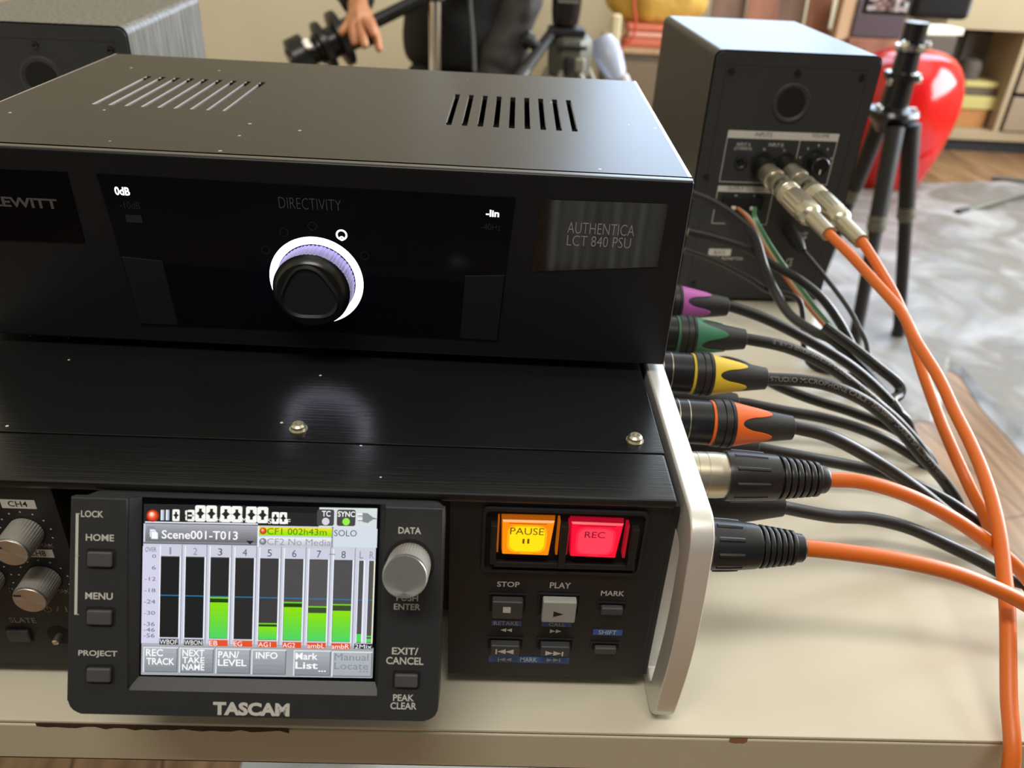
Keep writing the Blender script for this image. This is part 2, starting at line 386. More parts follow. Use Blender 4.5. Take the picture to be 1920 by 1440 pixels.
# ================================================================== field recorder
ST = 0.50546
FR_ = Frame((0, 2, 0), (1, 0, 0), (0, 0, 1))                                   # recorder front panel
FD = Frame((-131.438, -21.91, 73.472), (1, 0, 0), (0, math.sin(ST), math.cos(ST)))   # tilted display unit
rec = root('audio_recorder', 'black multitrack recorder with lit colour screen and silver side rail, under the power supply', 'audio recorder', (-135, 125, 0))
def slab(mb, lo, hi, m, bev=0.4): mb.span(lo, hi, m, bev, 2)
b = MB()
slab(b, (-270, 0, 93.2), (0, 26.0, 96.53), 'brushed_black', 1.1)
slab(b, (-270, 26.25, 93.2), (0, 252, 96.5), 'brushed_black', 0.3)
slab(b, (-269.4, 4, 8), (-201.5, 251, 93.1), 'panel_black', 0.3)
slab(b, (-201.5, 34, 8), (-74, 251, 93.1), 'panel_black', 0.3)
slab(b, (-74, 4, 8), (-0.6, 251, 93.1), 'panel_black', 0.3)
slab(b, (-1.0, 3, 9), (2.0, 251, 92), 'matte_black', 0.4)
part('chassis', b, rec)
for x0, x1 in ((-269.6, -201.4), (-73.9, -0.6)):
    b = MB(); slab(b, (x0, 2, 8.0), (x1, 3.9, 92.8), 'panel_black', 0.3); part('front_panel', b, rec)
for y in (25, 235):
    for xx in (-255, -12):
        b = MB(); b.cyl((xx, y, 0.2), (xx, y, 8.2), 8, 'rubber_black', 7.2); part('foot', b, rec)
def rail(x0, x1, name, label):
    b = MB(); n = 6
    O = b.rrect(-12.2, 0.3, 258, 96.6, 9, n); I = b.rrect(0.2, 8, 8.2, 80, 3.4, n); e = 2*n+1
    def bow(L): return [(a - (5.0*math.sin(math.pi*z/96.6)**1.2 if a < 6 else 0), z) for a, z in L[:e+1] + [(L[e][0]+(L[e+1][0]-L[e][0])*t/8, L[e][1]+(L[e+1][1]-L[e][1])*t/8) for t in range(1, 8)] + L[e+1:]]
    O, I = bow(O), bow(I)
    bm = bmesh.new(); R = []
    for x in (x0, x1): R.append(([bm.verts.new((x, p[0], p[1])) for p in O], [bm.verts.new((x, p[0], p[1])) for p in I]))
    k = len(O)
    for i in range(k):
        j = (i+1) % k
        bm.faces.new((R[0][0][i], R[0][0][j], R[0][1][j], R[0][1][i])); bm.faces.new((R[1][0][i], R[1][1][i], R[1][1][j], R[1][0][j]))
        bm.faces.new((R[0][0][i], R[1][0][i], R[1][0][j], R[0][0][j])); bm.faces.new((R[0][1][i], R[0][1][j], R[1][1][j], R[1][1][i]))
    bmesh.ops.recalc_face_normals(bm, faces=bm.faces[:])
    es = [e for e in bm.edges if abs(e.verts[0].co.x - e.verts[1].co.x) < 1e-6 and len(e.link_faces) == 2 and abs(e.link_faces[0].normal.dot(e.link_faces[1].normal)) < 0.3]
    bmesh.ops.bevel(bm, geom=es, offset=1.0, segments=3, profile=0.5, affect='EDGES')
    b.bm(bm, 'aluminium'); bm.free(); part(name, b, rec, label)
rail(2.6, 10.4, 'side_rail', 'silver aluminium rail beside the lit buttons')
rail(-280.4, -272.2, 'side_rail', 'silver aluminium rail past the gain knobs')
def hexscrew(x, y, z, r=2.6, h=2.4):
    b = MB(); b.lathe((x, y, z), (x, y, z+h), [(0, r), (h*0.7, r), (h, r*0.72), (h, r*0.45), (h*0.55, r*0.45)], 'steel', 12)
    b.lathe((x, y, z-0.1), (x, y, z+0.4), [(0, r*1.25), (0.4, r*1.25)], 'steel', 16); part('screw', b, rec, 'steel hex screw')
for u in ((-178.5, 168.4), (25.2, 168.0)): hexscrew(u[0]*0 + {0: -129.0, 1: -9.5}[0 if u[0] < -50 else 1], 33.5, 96.5)

# ---- display unit, tilted out of the recess
b = MB()
b.poly(FD, b.rrect(-56.4, -38.4, 56.7, 28.4, 4.2, 5), 'unit_black', -9, 8.6)
U_ = [(-56.4, 28.4)] + [(-56.4+4.2-4.2*math.cos(t), -38.4+4.2-4.2*math.sin(t)) for t in [math.radians(90*k/5) for k in range(6)]] + \
     [(56.7-4.2+4.2*math.sin(t), -38.4+4.2-4.2*math.cos(t)) for t in [math.radians(90*k/5) for k in range(6)]] + [(56.7, 28.4), (38.4, 28.4), (38.4, -31.4), (-39.0, -31.4), (-39.0, 28.4)]
b.poly(FD, U_, 'unit_black', -0.5, 3.5, 0.7)
b.raw([FD.pt(-39.0, 28.4, 2.6), FD.pt(-36.2, 28.4, -0.1), FD.pt(-36.2, -27.6, -0.1), FD.pt(-39.0, -31.4, 2.6)], [[0, 1, 2, 3]], 'unit_black')
b.raw([FD.pt(-39.0, -31.4, 2.6), FD.pt(-36.2, -27.6, -0.1), FD.pt(36.6, -27.6, -0.1), FD.pt(38.4, -31.4, 2.6)], [[0, 1, 2, 3]], 'unit_black')
b.raw([FD.pt(38.4, -31.4, 2.6), FD.pt(36.6, -27.6, -0.1), FD.pt(36.6, 28.4, -0.1), FD.pt(38.4, 28.4, 2.6)], [[0, 1, 2, 3]], 'void')
b.poly(FD, [(-36.4, -27.8), (36.8, -27.8), (36.8, 28.3), (-36.4, 28.3)], 'gloss_black', -0.15)
b.box(FD.pt(0, 22, -10), (110, 4, 6), 'panel_black', 0.5)
b.span((-180, 1, 60), (-95, 36, 72), 'panel_black', 1.0)
unit = part('display_unit', b, rec)
def cap(F, box, h, m, name, parent, well=1.0, wellm='void', label=None, n0=0.0):
    cx, cy, w, hh = box; b = MB()
    b.poly(F, b.rrect(cx-w/2-well, cy-hh/2-well, cx+w/2+well, cy+hh/2+well, 0.9, 3), wellm, n0+0.06)
    b.box((cx, cy, n0+h/2), (w, hh, h), m, 0.55, 3, F); return part(name, b, parent, label)
for bx in ((-46.85, 9.78, 7.30, 4.63), (-46.72, -8.05, 7.33, 4.53), (-46.60, -25.81, 7.19, 4.37), (46.65, -25.33, 7.04, 4.18)):
    cap(FD, bx, 1.6, 'button_grey', 'button', unit, 0.8, n0=3.0)
dk = MB(); c0 = FD.pt(46.4, 10.8, 3.0); c1 = c0 + FD.N*14.4
dk.disc(FD, 46.4, 10.9, 7.7, 'void', 3.07, 40)
dk.lathe(c0, c1, [(0, 6.6, 'knurled_metal', 1), (13.6, 6.6, 'spun_metal', 1), (14.4, 6.2, 'spun_metal')], 'spun_metal', 96, ripple=(48, 0.012))
part('data_knob', dk, unit, 'spun silver data knob')
lt = MB()
for s, bx, bold in (('LOCK', (-49.75, 23.32, 6.68, 2.04), .02), ('HOME', (-47.33, 16.17, 8.44, 2.12), .02), ('MENU', (-47.32, -1.77, 8.24, 2.14), .02), ('PROJECT', (-47.40, -19.70, 11.69, 2.23), .02),
                    ('DATA', (46.17, 21.17, 6.93, 2.06), .02), ('PUSH', (46.11, 0.23, 6.63, 2.00), .015), ('ENTER', (46.12, -2.55, 8.09, 1.91), .015),
                    ('EXIT/', (45.98, -16.42, 8.12, 2.26), .02), ('CANCEL', (45.96, -19.47, 11.50, 2.34), .02), ('PEAK', (45.92, -31.10, 6.42, 2.10), .02), ('CLEAR', (46.00, -33.66, 8.07, 2.19), .02)):
    lt.text(FD, s, *bx, 'label_grey', 3.06, bold)
lt.text(FD, 'TASCAM', -0.63, -35.74, 23.34, 4.18, 'label_grey', 3.06, .05)
for p, q in (((-54.5, 23.3), (-53.9, -7.6)), ((-54.5, 23.3), (-53.6, 23.3)), ((-54.3, 10.4), (-53.7, 10.4)), ((-53.9, -7.6), (-53.4, -7.6))):
    x0, x1 = sorted((p[0], q[0])); y0, y1 = sorted((p[1], q[1])); lt.poly(FD, [(x0-.13, y0-.13), (x1+.13, y0-.13), (x1+.13, y1+.13), (x0-.13, y1+.13)], 'label_grey', 3.06)
part('lettering', lt, unit, 'pale printed button names', smooth=0)

# ---- the lit screen: one part, its picture made of flat shapes in screen units 320 x 240
E = {}
def em(rgb, s=1.0):
    k = (rgb, s)
    if k not in E: E[k] = mat('screen_colour', (8, 8, 8), 0.25, emit=rgb, es=s, spec=0.35)
    return E[k]
class Scr(Frame):
    vs = -1
    C = [(-35.6, 26.2), (35.7, 27.1), (35.4, -26.4), (-35.5, -27.0)]
    def __init__(s): pass
    def pt(s, a, b, c=0.0):
        u, v = a/320, b/240; (x0, y0), (x1, y1), (x2, y2), (x3, y3) = s.C
        x = (x0*(1-u)+x1*u)*(1-v) + (x3*(1-u)+x2*u)*v; y = (y0*(1-u)+y1*u)*(1-v) + (y3*(1-u)+y2*u)*v
        return FD.pt(x, y, c)
SC = Scr(); sm = MB()
def R_(bx, c, off): sm.poly(SC, [(bx[0], bx[1]), (bx[2], bx[1]), (bx[2], bx[3]), (bx[0], bx[3])], em(c) if isinstance(c, tuple) else c, off)
def G_(bx, c0, c1, off, n=6):
    for i in range(n):
        t = i/(n-1); c = tuple(int(c0[k]*(1-t)+c1[k]*t) for k in range(3)); y0 = bx[1]+(bx[3]-bx[1])*i/n; y1 = bx[1]+(bx[3]-bx[1])*(i+1)/n; R_((bx[0], y0, bx[2], y1), c, off)
def Tx(s, bx, c, bold=0.0, off=0.10): sm.text(SC, s, (bx[0]+bx[2])/2, (bx[1]+bx[3])/2, bx[2]-bx[0], bx[3]-bx[1], em(c), off, bold)
def ball(cx, cy, r, cs, off=0.05):
    for i, c in enumerate(cs): k = r*(1-i/len(cs)); sm.disc(SC, cx - (r-k)*0.25, cy - (r-k)*0.35, k, em(c), off + 0.004*i, 20)
R_((0, 0, 320, 240), (206, 208, 224), 0.0)
R_((0, 0, 240, 27.0), (38, 38, 38), 0.02); R_((150, 0, 240, 8), (24, 25, 28), 0.025)
ball(12.2, 16, 8.6, [(176, 44, 18), (222, 70, 34), (242, 110, 70), (255, 190, 160), (255, 240, 230)])
for bx in ((23.1, 7.5, 28.0, 22.0), (30.0, 7.3, 34.8, 21.9)): R_(bx, (226, 232, 246), 0.05); R_((bx[0]+2.6, bx[1], bx[2], bx[3]), (176, 184, 204), 0.055)
def seg8(bx, m1=(252, 252, 246), d='0'):
    x0, y0, x1, y1 = bx; w = x1-x0; h = y1-y0; xm, ym = (x0+x1)/2, (y0+y1)/2
    if d == '1': sm.poly(SC, [(x1-w*.42, y0+h*.12), (x1-w*.05, y0), (x1, y0+h*.1), (x1, y1-h*.05), (x1-w*.3, y1-h*.1)], em(m1), 0.05); sm.poly(SC, [(x1-w*.5, ym), (x1-w*.2, y0+h*.4), (x1-w*.2, y1-h*.4)], em((38, 38, 38)), 0.06); return
    sm.poly(SC, [(x0+w*.12, y0), (x1-w*.12, y0), (x1, y0+h*.07), (x1, y1-h*.07), (x1-w*.12, y1), (x0+w*.12, y1), (x0, y1-h*.07), (x0, y0+h*.07)], em(m1), 0.05)
    k = em((40, 40, 38))
    sm.poly(SC, [(xm-w*.13, y0+h*.2), (xm+w*.13, y0+h*.2), (xm+w*.13, y0+h*.36), (x1-w*.12, ym), (xm+w*.13, y1-h*.36), (xm+w*.13, y1-h*.2), (xm-w*.13, y1-h*.2), (xm-w*.13, y1-h*.36), (x0+w*.12, ym), (xm-w*.13, y0+h*.36)], k, 0.06)
    for sx in (-1, 1):
        for sy in (-1, 1):
            p = (xm+sx*w*.13, ym+sy*h*.3); q_ = (xm+sx*w*.46, ym+sy*h*.47); sm.poly(SC, [p, (p[0]+.4, p[1]), (q_[0]+.2, q_[1]), q_], em((150, 150, 146)), 0.065)
        sm.poly(SC, [(xm+sx*w*.36, ym-.25), (xm+sx*w*.5, ym-.25), (xm+sx*w*.5, ym+.25), (xm+sx*w*.36, ym+.25)], em((120, 120, 116)), 0.065)
    if d == '3': sm.poly(SC, [(x0-.2, y0+h*.2), (xm+w*.05, y0+h*.2), (xm+w*.05, y1-h*.2), (x0-.2, y1-h*.2)], em((38, 38, 38)), 0.07); sm.poly(SC, [(x0+w*.1, ym-h*.07), (xm+w*.2, ym-h*.07), (xm+w*.2, ym+h*.07), (x0+w*.1, ym+h*.07)], em(m1), 0.075)
for bx in ((69.8, 0.2, 84.3, 22.9), (84.8, 0.2, 99.7, 22.9), (104.4, 0.5, 119.3, 23.2), (119.4, 0.5, 134.4, 23.2), (139.4, 0.7, 154.4, 23.5), (154.8, 0.8, 169.9, 23.5), (175.0, 7.7, 185.0, 24.2), (185.6, 7.8, 195.9, 24.3), (39.0, 6.5, 48.8, 22.9)): seg8(bx)
seg8((52.4, 6.9, 58.9, 22.7), d='1'); seg8((59.5, 6.7, 69.3, 22.8), d='3')
for s, bx in (('H', (99.9, 16.6, 104.3, 23.1)), ('M', (134.5, 16.5, 139.6, 23.1)), ('S', (170.0, 17.1, 174.8, 24.1)), ('F', (196.0, 17.3, 200.8, 24.2))): Tx(s, bx, (250, 250, 244))
R_((240, 0.0, 320, 30), (218, 224, 226), 0.02)
for nm, bx, tx, dc, dot in (('TC', (237.2, 2.7, 260.7, 25.7), (243.9, 4.6, 255.7, 12.7), (216, 216, 226), (249.3, 19.6)), ('SYNC', (264.6, 2.5, 290.3, 25.5), (265.7, 4.8, 289.5, 12.7), (150, 240, 70), (277.5, 19.4))):
    sm.poly(SC, sm.rrect(bx[0], bx[1], bx[2], bx[3], 3), em((72, 72, 74)), 0.04); Tx(nm, tx, (246, 246, 246), 0.02); sm.disc(SC, dot[0], dot[1], 5.2, em(dc), 0.06, 20)
sm.poly(SC, [(299.6, 6.5), (306.9, 7.0), (314.4, 12.6), (319.8, 14.1), (319.9, 15.1), (314.6, 15.6), (307.4, 20.8), (300.0, 19.2)], em((132, 140, 142)), 0.05)
for bx in ((293.7, 10.0, 300.1, 11.5), (294.0, 16.7, 300.3, 18.2)): R_(bx, (150, 156, 158), 0.05); R_((bx[0]-1, bx[1]-2.2, bx[2], bx[1]-.3), (246, 248, 248), 0.05)
G_((2.4, 26.8, 156.2, 52.3), (170, 170, 182), (112, 114, 116), 0.02, 8)
R_((1.8, 25.9, 156.1, 24.1), (234, 236, 244), 0.03)
Tx('Scene001-T013', (25.0, 35.7, 129.1, 47.7), (250, 250, 250), 0.015)
sm.poly(SC, [(140.3, 48.5), (151.5, 48.7), (146.0, 53.8)], em((36, 36, 36)), 0.05)
for k, (dx, dy) in enumerate(((0, 0), (7, 9), (13, 17))):
    x0, y0, x1, y1 = (6.1, 31.4, 16.0, 43.2); ox, oy = dx/3.05, dy/3.0
    sm.poly(SC, [(x0+ox, y0+oy), (x1+ox-3, y0+oy), (x1+ox, y0+oy+3), (x1+ox, y1+oy), (x0+ox, y1+oy)], em((110, 114, 150) if k == 0 else (150, 154, 180)), 0.04+k*.01)
    sm.poly(SC, [(x0+ox+.7, y0+oy+.7), (x1+ox-3.2, y0+oy+.7), (x1+ox-.5, y0+oy+3.4), (x1+ox-.5, y1+oy-.7), (x0+ox+.7, y1+oy-.7)], em((150, 152, 168) if k == 0 else (250, 250, 252)), 0.045+k*.01)
R_((155.9, 28.1, 158.2, 56.9), (236, 238, 246), 0.03)
G_((157.8, 28.8, 258.6, 40.6), (236, 226, 40), (150, 232, 10), 0.03, 5); G_((158.2, 42.8, 259.0, 55.4), (238, 240, 246), (192, 198, 206), 0.03, 5)
R_((158.6, 56.9, 260.1, 56.7), (128, 134, 146), 0.03); R_((257.8, 27.1, 260.4, 56.1), (128, 134, 146), 0.03)
Tx('CF1 002h43m', (169.1, 30.2, 251.2, 39.0), (58, 128, 10)); Tx('CF2 No Media', (169.4, 44.6, 257.3, 53.7), (150, 156, 164))
p = (163.6, 34.4); ball(p[0], p[1], 4.8, [(190, 60, 20), (236, 96, 50), (255, 200, 170)]); p = (163.6, 49.1); ball(p[0], p[1], 4.8, [(110, 116, 122), (160, 166, 172), (206, 212, 216)])
R_((259.8, 28.8, 321.3, 55.3), (214, 222, 232), 0.03); Tx('SOLO', (261.6, 31.1, 292.8, 39.9), (74, 84, 98))
R_((0.3, 55.2, 319.8, 52.6), (112, 116, 124), 0.025)
R_((-0.6, 58.9, 22.1, 195.6), (214, 212, 234), 0.03)
for s, bx in (('OVER', (3.0, 59.8, 18.1, 66.5)), ('0', (12.6, 70.0, 17.9, 74.9)), ('6', (12.3, 85.7, 17.9, 91.3)), ('-12', (2.8, 101.6, 17.9, 107.0)), ('-18', (2.7, 117.7, 17.8, 123.2)), ('-24', (2.7, 133.5, 17.8, 139.3)), ('-30', (2.7, 149.6, 17.8, 155.1)), ('-36', (2.6, 165.1, 17.7, 171.0)), ('-46', (2.7, 173.2, 17.9, 179.1)), ('-56', (2.6, 181.3, 17.7, 187.2))):
    Tx(s, bx, (92, 94, 120))
cols = ((676, 755, 717), (780, 858, 820), (885, 962, 925), (988, 1066, 1028), (1092, 1170, 1132), (1195, 1272, 1235), (1297, 1375, 1338), (1400, 1478, 1440))
grn = {2: (598, 578), 4: (708, 695), 5: (628, 608), 6: (648, 622), 7: (636, 611)}
hues = ((30, 30, 30), (30, 31, 31), (40, 40, 40), (44, 43, 42), (62, 60, 60), (78, 76, 76), (86, 84, 84), (82, 80, 82))
_h = [(24.4, 72.1), (50.1, 72.0), (262.6, 73.2), (288.5, 73.1), (26.5, 186.4), (52.5, 186.4), (266.3, 189.1), (292.4, 189.1)]
def ucol(i):
    a = _h[0][0] + (_h[2][0]-_h[0][0])*i/7; e = _h[1][0] + (_h[3][0]-_h[1][0])*i/7; return a, e, _h[0][1]+(_h[2][1]-_h[0][1])*i/7, _h[4][1]+(_h[6][1]-_h[4][1])*i/7
for i in range(8):
    a, e, y0, y1 = ucol(i)
    R_((a-1.6, y0-15, a-0.1, y1+1), (240, 244, 252), 0.03); R_((e, y0, e+1.6, y1+1), (244, 247, 253), 0.03); R_((e+2.6, y0-17, e+3.6, y1+8), (136, 140, 150), 0.03)
    R_((a, y0, e, y1), hues[i], 0.04); R_((a, y0, e, y0+1.2), (70, 70, 72), 0.045)
    k = (y1-y0)
    yb = y0 + k*0.482; R_((a, yb-.7, e, yb+.7), (42, 122, 170), 0.06)
    if i in grn:
        f0, f1 = {2: (.555, .497), 4: (.836, .800), 5: (.590, .533), 6: (.655, .578), 7: (.620, .545)}[i]
        G_((a+.5, y0+k*f0, e-.2, y1-.6), (140, 226, 20), (86, 214, 96), 0.055, 6); R_((a+.3, y0+k*f1-.9, e, y0+k*f1+1.1), (120, 205, 40), 0.057); R_((a+.3, y0+k*f1+1.2, e, y0+k*f0-.3), (34, 66, 16) if i < 6 else (60, 78, 44), 0.056)
    xm = (a+e)/2; hw = 1.3 if i == 0 else 3.0; Tx(str(i+1), (xm-hw, y0-12.5, xm+hw, y0-2.5), (146, 148, 166) if i < 2 else (78, 82, 92))
    nm = ('WBOF', 'WBON', 'EB', 'EG', 'AG1', 'AG2', 'ambL', 'ambR')[i]
    R_((a, y1+2.0, e+.4, y1+10.6), (58, 58, 62) if i < 2 else (228, 84, 40), 0.05)
    w = (e-a-1.5) if len(nm) == 4 else (e-a)*(.45 if len(nm) == 2 else .66); Tx(nm, (a+.6, y1+3.2, a+.6+w, y1+9.8), (252, 250, 248))
yq = (259.0, 65.5); R_((yq[0]-4, yq[1]-.5, yq[0]+5, yq[1]+.5), (120, 124, 132), 0.06)
a, e, y0, y1 = ucol(7); k = y1-y0
for (x0, x1, t, f) in (((297.3, 74.6)[0], (303.9, 74.5)[0], 'L', .90), ((311.3, 74.4)[0], (317.9, 74.3)[0], 'R', .955)):
    R_((x0-1, y0, x1+2, y1), (240, 244, 250), 0.035); R_((x0, y0+.5, x1, y1+1), (84, 82, 86), 0.04); R_((x0, y0+k*.482-.5, x1, y0+k*.482+.8), (42, 122, 170), 0.05); R_((x0, y0+k*f, x1, y1), (88, 214, 96), 0.05)
    Tx(t, ((x0+x1)/2-2.8, y0-12.5, (x0+x1)/2+2.8, y0-2.5), (140, 144, 156))
R_((x1, y0+.5, x1+.8, y1), (214, 206, 60), 0.05); R_((x0, y0+k*.92, x1, y0+k*.935), (88, 214, 96), 0.05)
R_((294.5, 191.2, 320.3, 198.7), (52, 52, 56), 0.045); Tx('2Mix', (295.5, 192.2, 319.2, 198.0), (246, 246, 246))
R_((-0.1, 196.9, 321.7, 239.6), (166, 170, 174), 0.03); R_((-0.1, 196.2, 293.9, 195.3), (136, 140, 146), 0.035)
for bx, lines, gray in (((3.2, 201.3, 49.2, 235.4), (('REC', (6.2, 203.3, 29.7, 213.5)), ('TRACK', (7.1, 215.8, 45.7, 225.6))), 0), ((52.8, 201.7, 99.0, 235.5), (('NEXT', (56.4, 203.3, 86.9, 212.8)), ('TAKE', (56.6, 213.9, 87.1, 222.7)), ('NAME', (56.5, 223.7, 87.3, 232.6))), 0),
                        ((103.2, 201.7, 149.7, 236.0), (('PAN/', (105.9, 204.8, 134.9, 214.6)), ('LEVEL', (105.8, 216.3, 145.4, 225.8))), 0), ((152.8, 202.2, 199.6, 236.5), (('INFO', (158.2, 205.2, 188.3, 214.7)),), 0),
                        ((211.3, 202.5, 261.8, 237.2), (('Mark', (213.3, 205.2, 244.3, 215.1)), ('List', (213.4, 218.2, 244.7, 228.1)), ('...', (245.8, 230.1, 256.3, 232.1))), 0), ((264.7, 203.2, 319.9, 237.6), (('Manual', (267.8, 205.5, 315.1, 215.3)), ('Locate', (267.9, 218.2, 315.5, 228.0)), ('...', (303.5, 229.8, 315.0, 231.8))), 1)):
    x0, y0, x1, y1 = bx
    R_((x0-.8, y0-.8, x1+.8, y1+.8), (226, 230, 234), 0.04); R_((x0+.9, y0+.9, x1+.8, y1+.8), (112, 118, 126), 0.045); G_((x0+.9, y0+.9, x1-.6, y1-.6), (172, 176, 184) if not gray else (178, 184, 190), (140, 146, 152) if not gray else (168, 174, 180), 0.05, 5)
    for s, t in lines: Tx(s, t, (252, 252, 252) if not gray else (132, 138, 146), 0.02 if not gray else 0.0)
part('screen', sm, unit, 'lit colour screen with level meters', smooth=0)

# ---- lit transport buttons
b = MB(); cx, cy, w, h = -35.59, 76.61, 55.38, 28.66
O = b.rrect(cx-w/2, cy-h/2, cx+w/2, cy+h/2, 2.4, 4); I = b.rrect(cx-w/2+1.4, cy-h/2+1.4, cx+w/2-1.4, cy+h/2-1.4, 1.8, 4); k = len(O)
vs = [FR_.pt(p[0], p[1], 0.02) for p in O] + [FR_.pt(p[0]*.985+cx*.015, p[1]*.985+cy*.015, 1.5) for p in O] + [FR_.pt(p[0], p[1], 1.5) for p in I] + [FR_.pt(p[0], p[1], 0.04) for p in I]
b.raw(vs, [[r*k+i, r*k+(i+1) % k, (r+1)*k+(i+1) % k, (r+1)*k+i] for r in range(3) for i in range(k)], 'matte_black'); b.poly(FR_, I, 'void', 0.04)
for bx in ((-59.10, 76.32, 2.14, 17.07), (-35.76, 76.05, 2.33, 18.61), (-12.32, 76.25, 2.51, 17.30)): b.box((bx[0], bx[1], 2.0), (bx[2], bx[3], 3.0), 'panel_black', 0.3, 2, FR_)
for bx in ((-34.57, 66.77, 48.40, 2.23),): b.box((bx[0], bx[1], 1.2), (bx[2], bx[3], 2.2), 'panel_black', 0.3, 2, FR_)
part('button_bezel', b, rec)
def litbutton(quad, name, label, m, side, core, mid, txt, bars, glyph):
    """quad: TL TR BR BL of the face in panel units"""
    b = MB(); n1 = 3.4; (x0, y0), (x1, y1), (x2, y2), (x3, y3) = quad; cx = (x0+x1+x2+x3)/4; cy = (y0+y1+y2+y3)/4
    base = [FR_.pt(cx+(x-cx)*1.04, cy+(y-cy)*1.02, 0.1) for x, y in quad]; lo = [FR_.pt(x, y, n1-.7) for x, y in quad]; top = [FR_.pt(cx+(x-cx)*.95, cy+(y-cy)*.94, n1) for x, y in quad]
    b.raw(base+lo, [[i, (i+1) % 4, (i+1) % 4+4, i+4] for i in range(4)], side); b.raw(lo+top, [[i, (i+1) % 4, (i+1) % 4+4, i+4] for i in range(4)] + [[4, 5, 6, 7]], m)
    Fq = Frame(FR_.pt(cx, cy, n1), FR_.U, FR_.V); w = (abs(x1-x0)+abs(x2-x3))/2; h = (abs(y0-y3)+abs(y1-y2))/2
    for kx, ky, mm, of in ((.80, .80, mid, .03), (.71, .72, core, .05)): b.poly(Fq, b.rrect(-w*kx/2, -h*ky/2-h*.01, w*kx/2, h*ky/2-h*.01, min(w, h)*.2, 6), mm, of)
    b.poly(Fq, [(-w*.38, h*.425), (w*.38, h*.425), (w*.38, h*.445), (-w*.38, h*.445)], side, .03); b.poly(Fq, [(-w*.12, -h*.45), (w*.12, -h*.45), (w*.12, -h*.42), (-w*.12, -h*.42)], mid, .03)
    o = part(name, b, rec, label); t = MB(); t.text(FR_, txt[0], *txt[1], glyph, n1+.1, .0)
    for bx in bars: t.poly(FR_, [(bx[0]-bx[2]/2, bx[1]-bx[3]/2), (bx[0]+bx[2]/2, bx[1]-bx[3]/2), (bx[0]+bx[2]/2, bx[1]+bx[3]/2), (bx[0]-bx[2]/2, bx[1]+bx[3]/2)], glyph, n1+.1)
    part('lettering', t, o, smooth=0)
litbutton([(-56.5, 87.3), (-39.4, 87.4), (-40.5, 72.4), (-56.0, 72.5)], 'pause_button', 'amber lit pause button', M['pause_glow'], M['pause_side'], M['pause_glow_core'], M['pause_glow_mid'], ('PAUSE', (-48.23, 83.17, 11.10, 3.00)), [(-49.19, 78.82, 0.71, 2.11), (-47.60, 78.88, 0.71, 2.11)], M['glyph_on_pause'])
litbutton([(-33.9, 87.3), (-16.7, 87.1), (-17.8, 72.1), (-33.1, 72.4)], 'record_button', 'red lit record button', M['rec_glow'], M['rec_side'], M['rec_glow_core'], M['rec_glow_mid'], ('REC', (-25.78, 82.49, 6.70, 2.68)), [], M['glyph_on_rec'])
b = MB()
for bx, mm in (((-57.65, 80.35, 0.53, 13.99), 'pause_side'), ((-37.84, 80.19, 0.71, 14.53), 'pause_side'), ((-34.45, 79.86, 0.35, 13.62), 'rec_side'), ((-15.09, 79.44, 0.89, 14.20), 'rec_side')): b.box((bx[0], bx[1], 1.6), (bx[2], bx[3], 3.0), mm, 0, 1, FR_)  # thin emissive strips put in for the glow beside the buttons
part('glow_strip', b, rec, 'glowing strips for the light beside the lit buttons')
b = MB()
def tri(F, bx, m, off, d=1):
    x, y, w, h = bx; b.poly(F, [(x-d*w/2, y-h/2), (x+d*w/2, y), (x-d*w/2, y+h/2)], m, off)
def bar(F, bx, m, off): x, y, w, h = bx; b.poly(F, [(x-w/2, y-h/2), (x+w/2, y-h/2), (x+w/2, y+h/2), (x-w/2, y+h/2)], m, off)
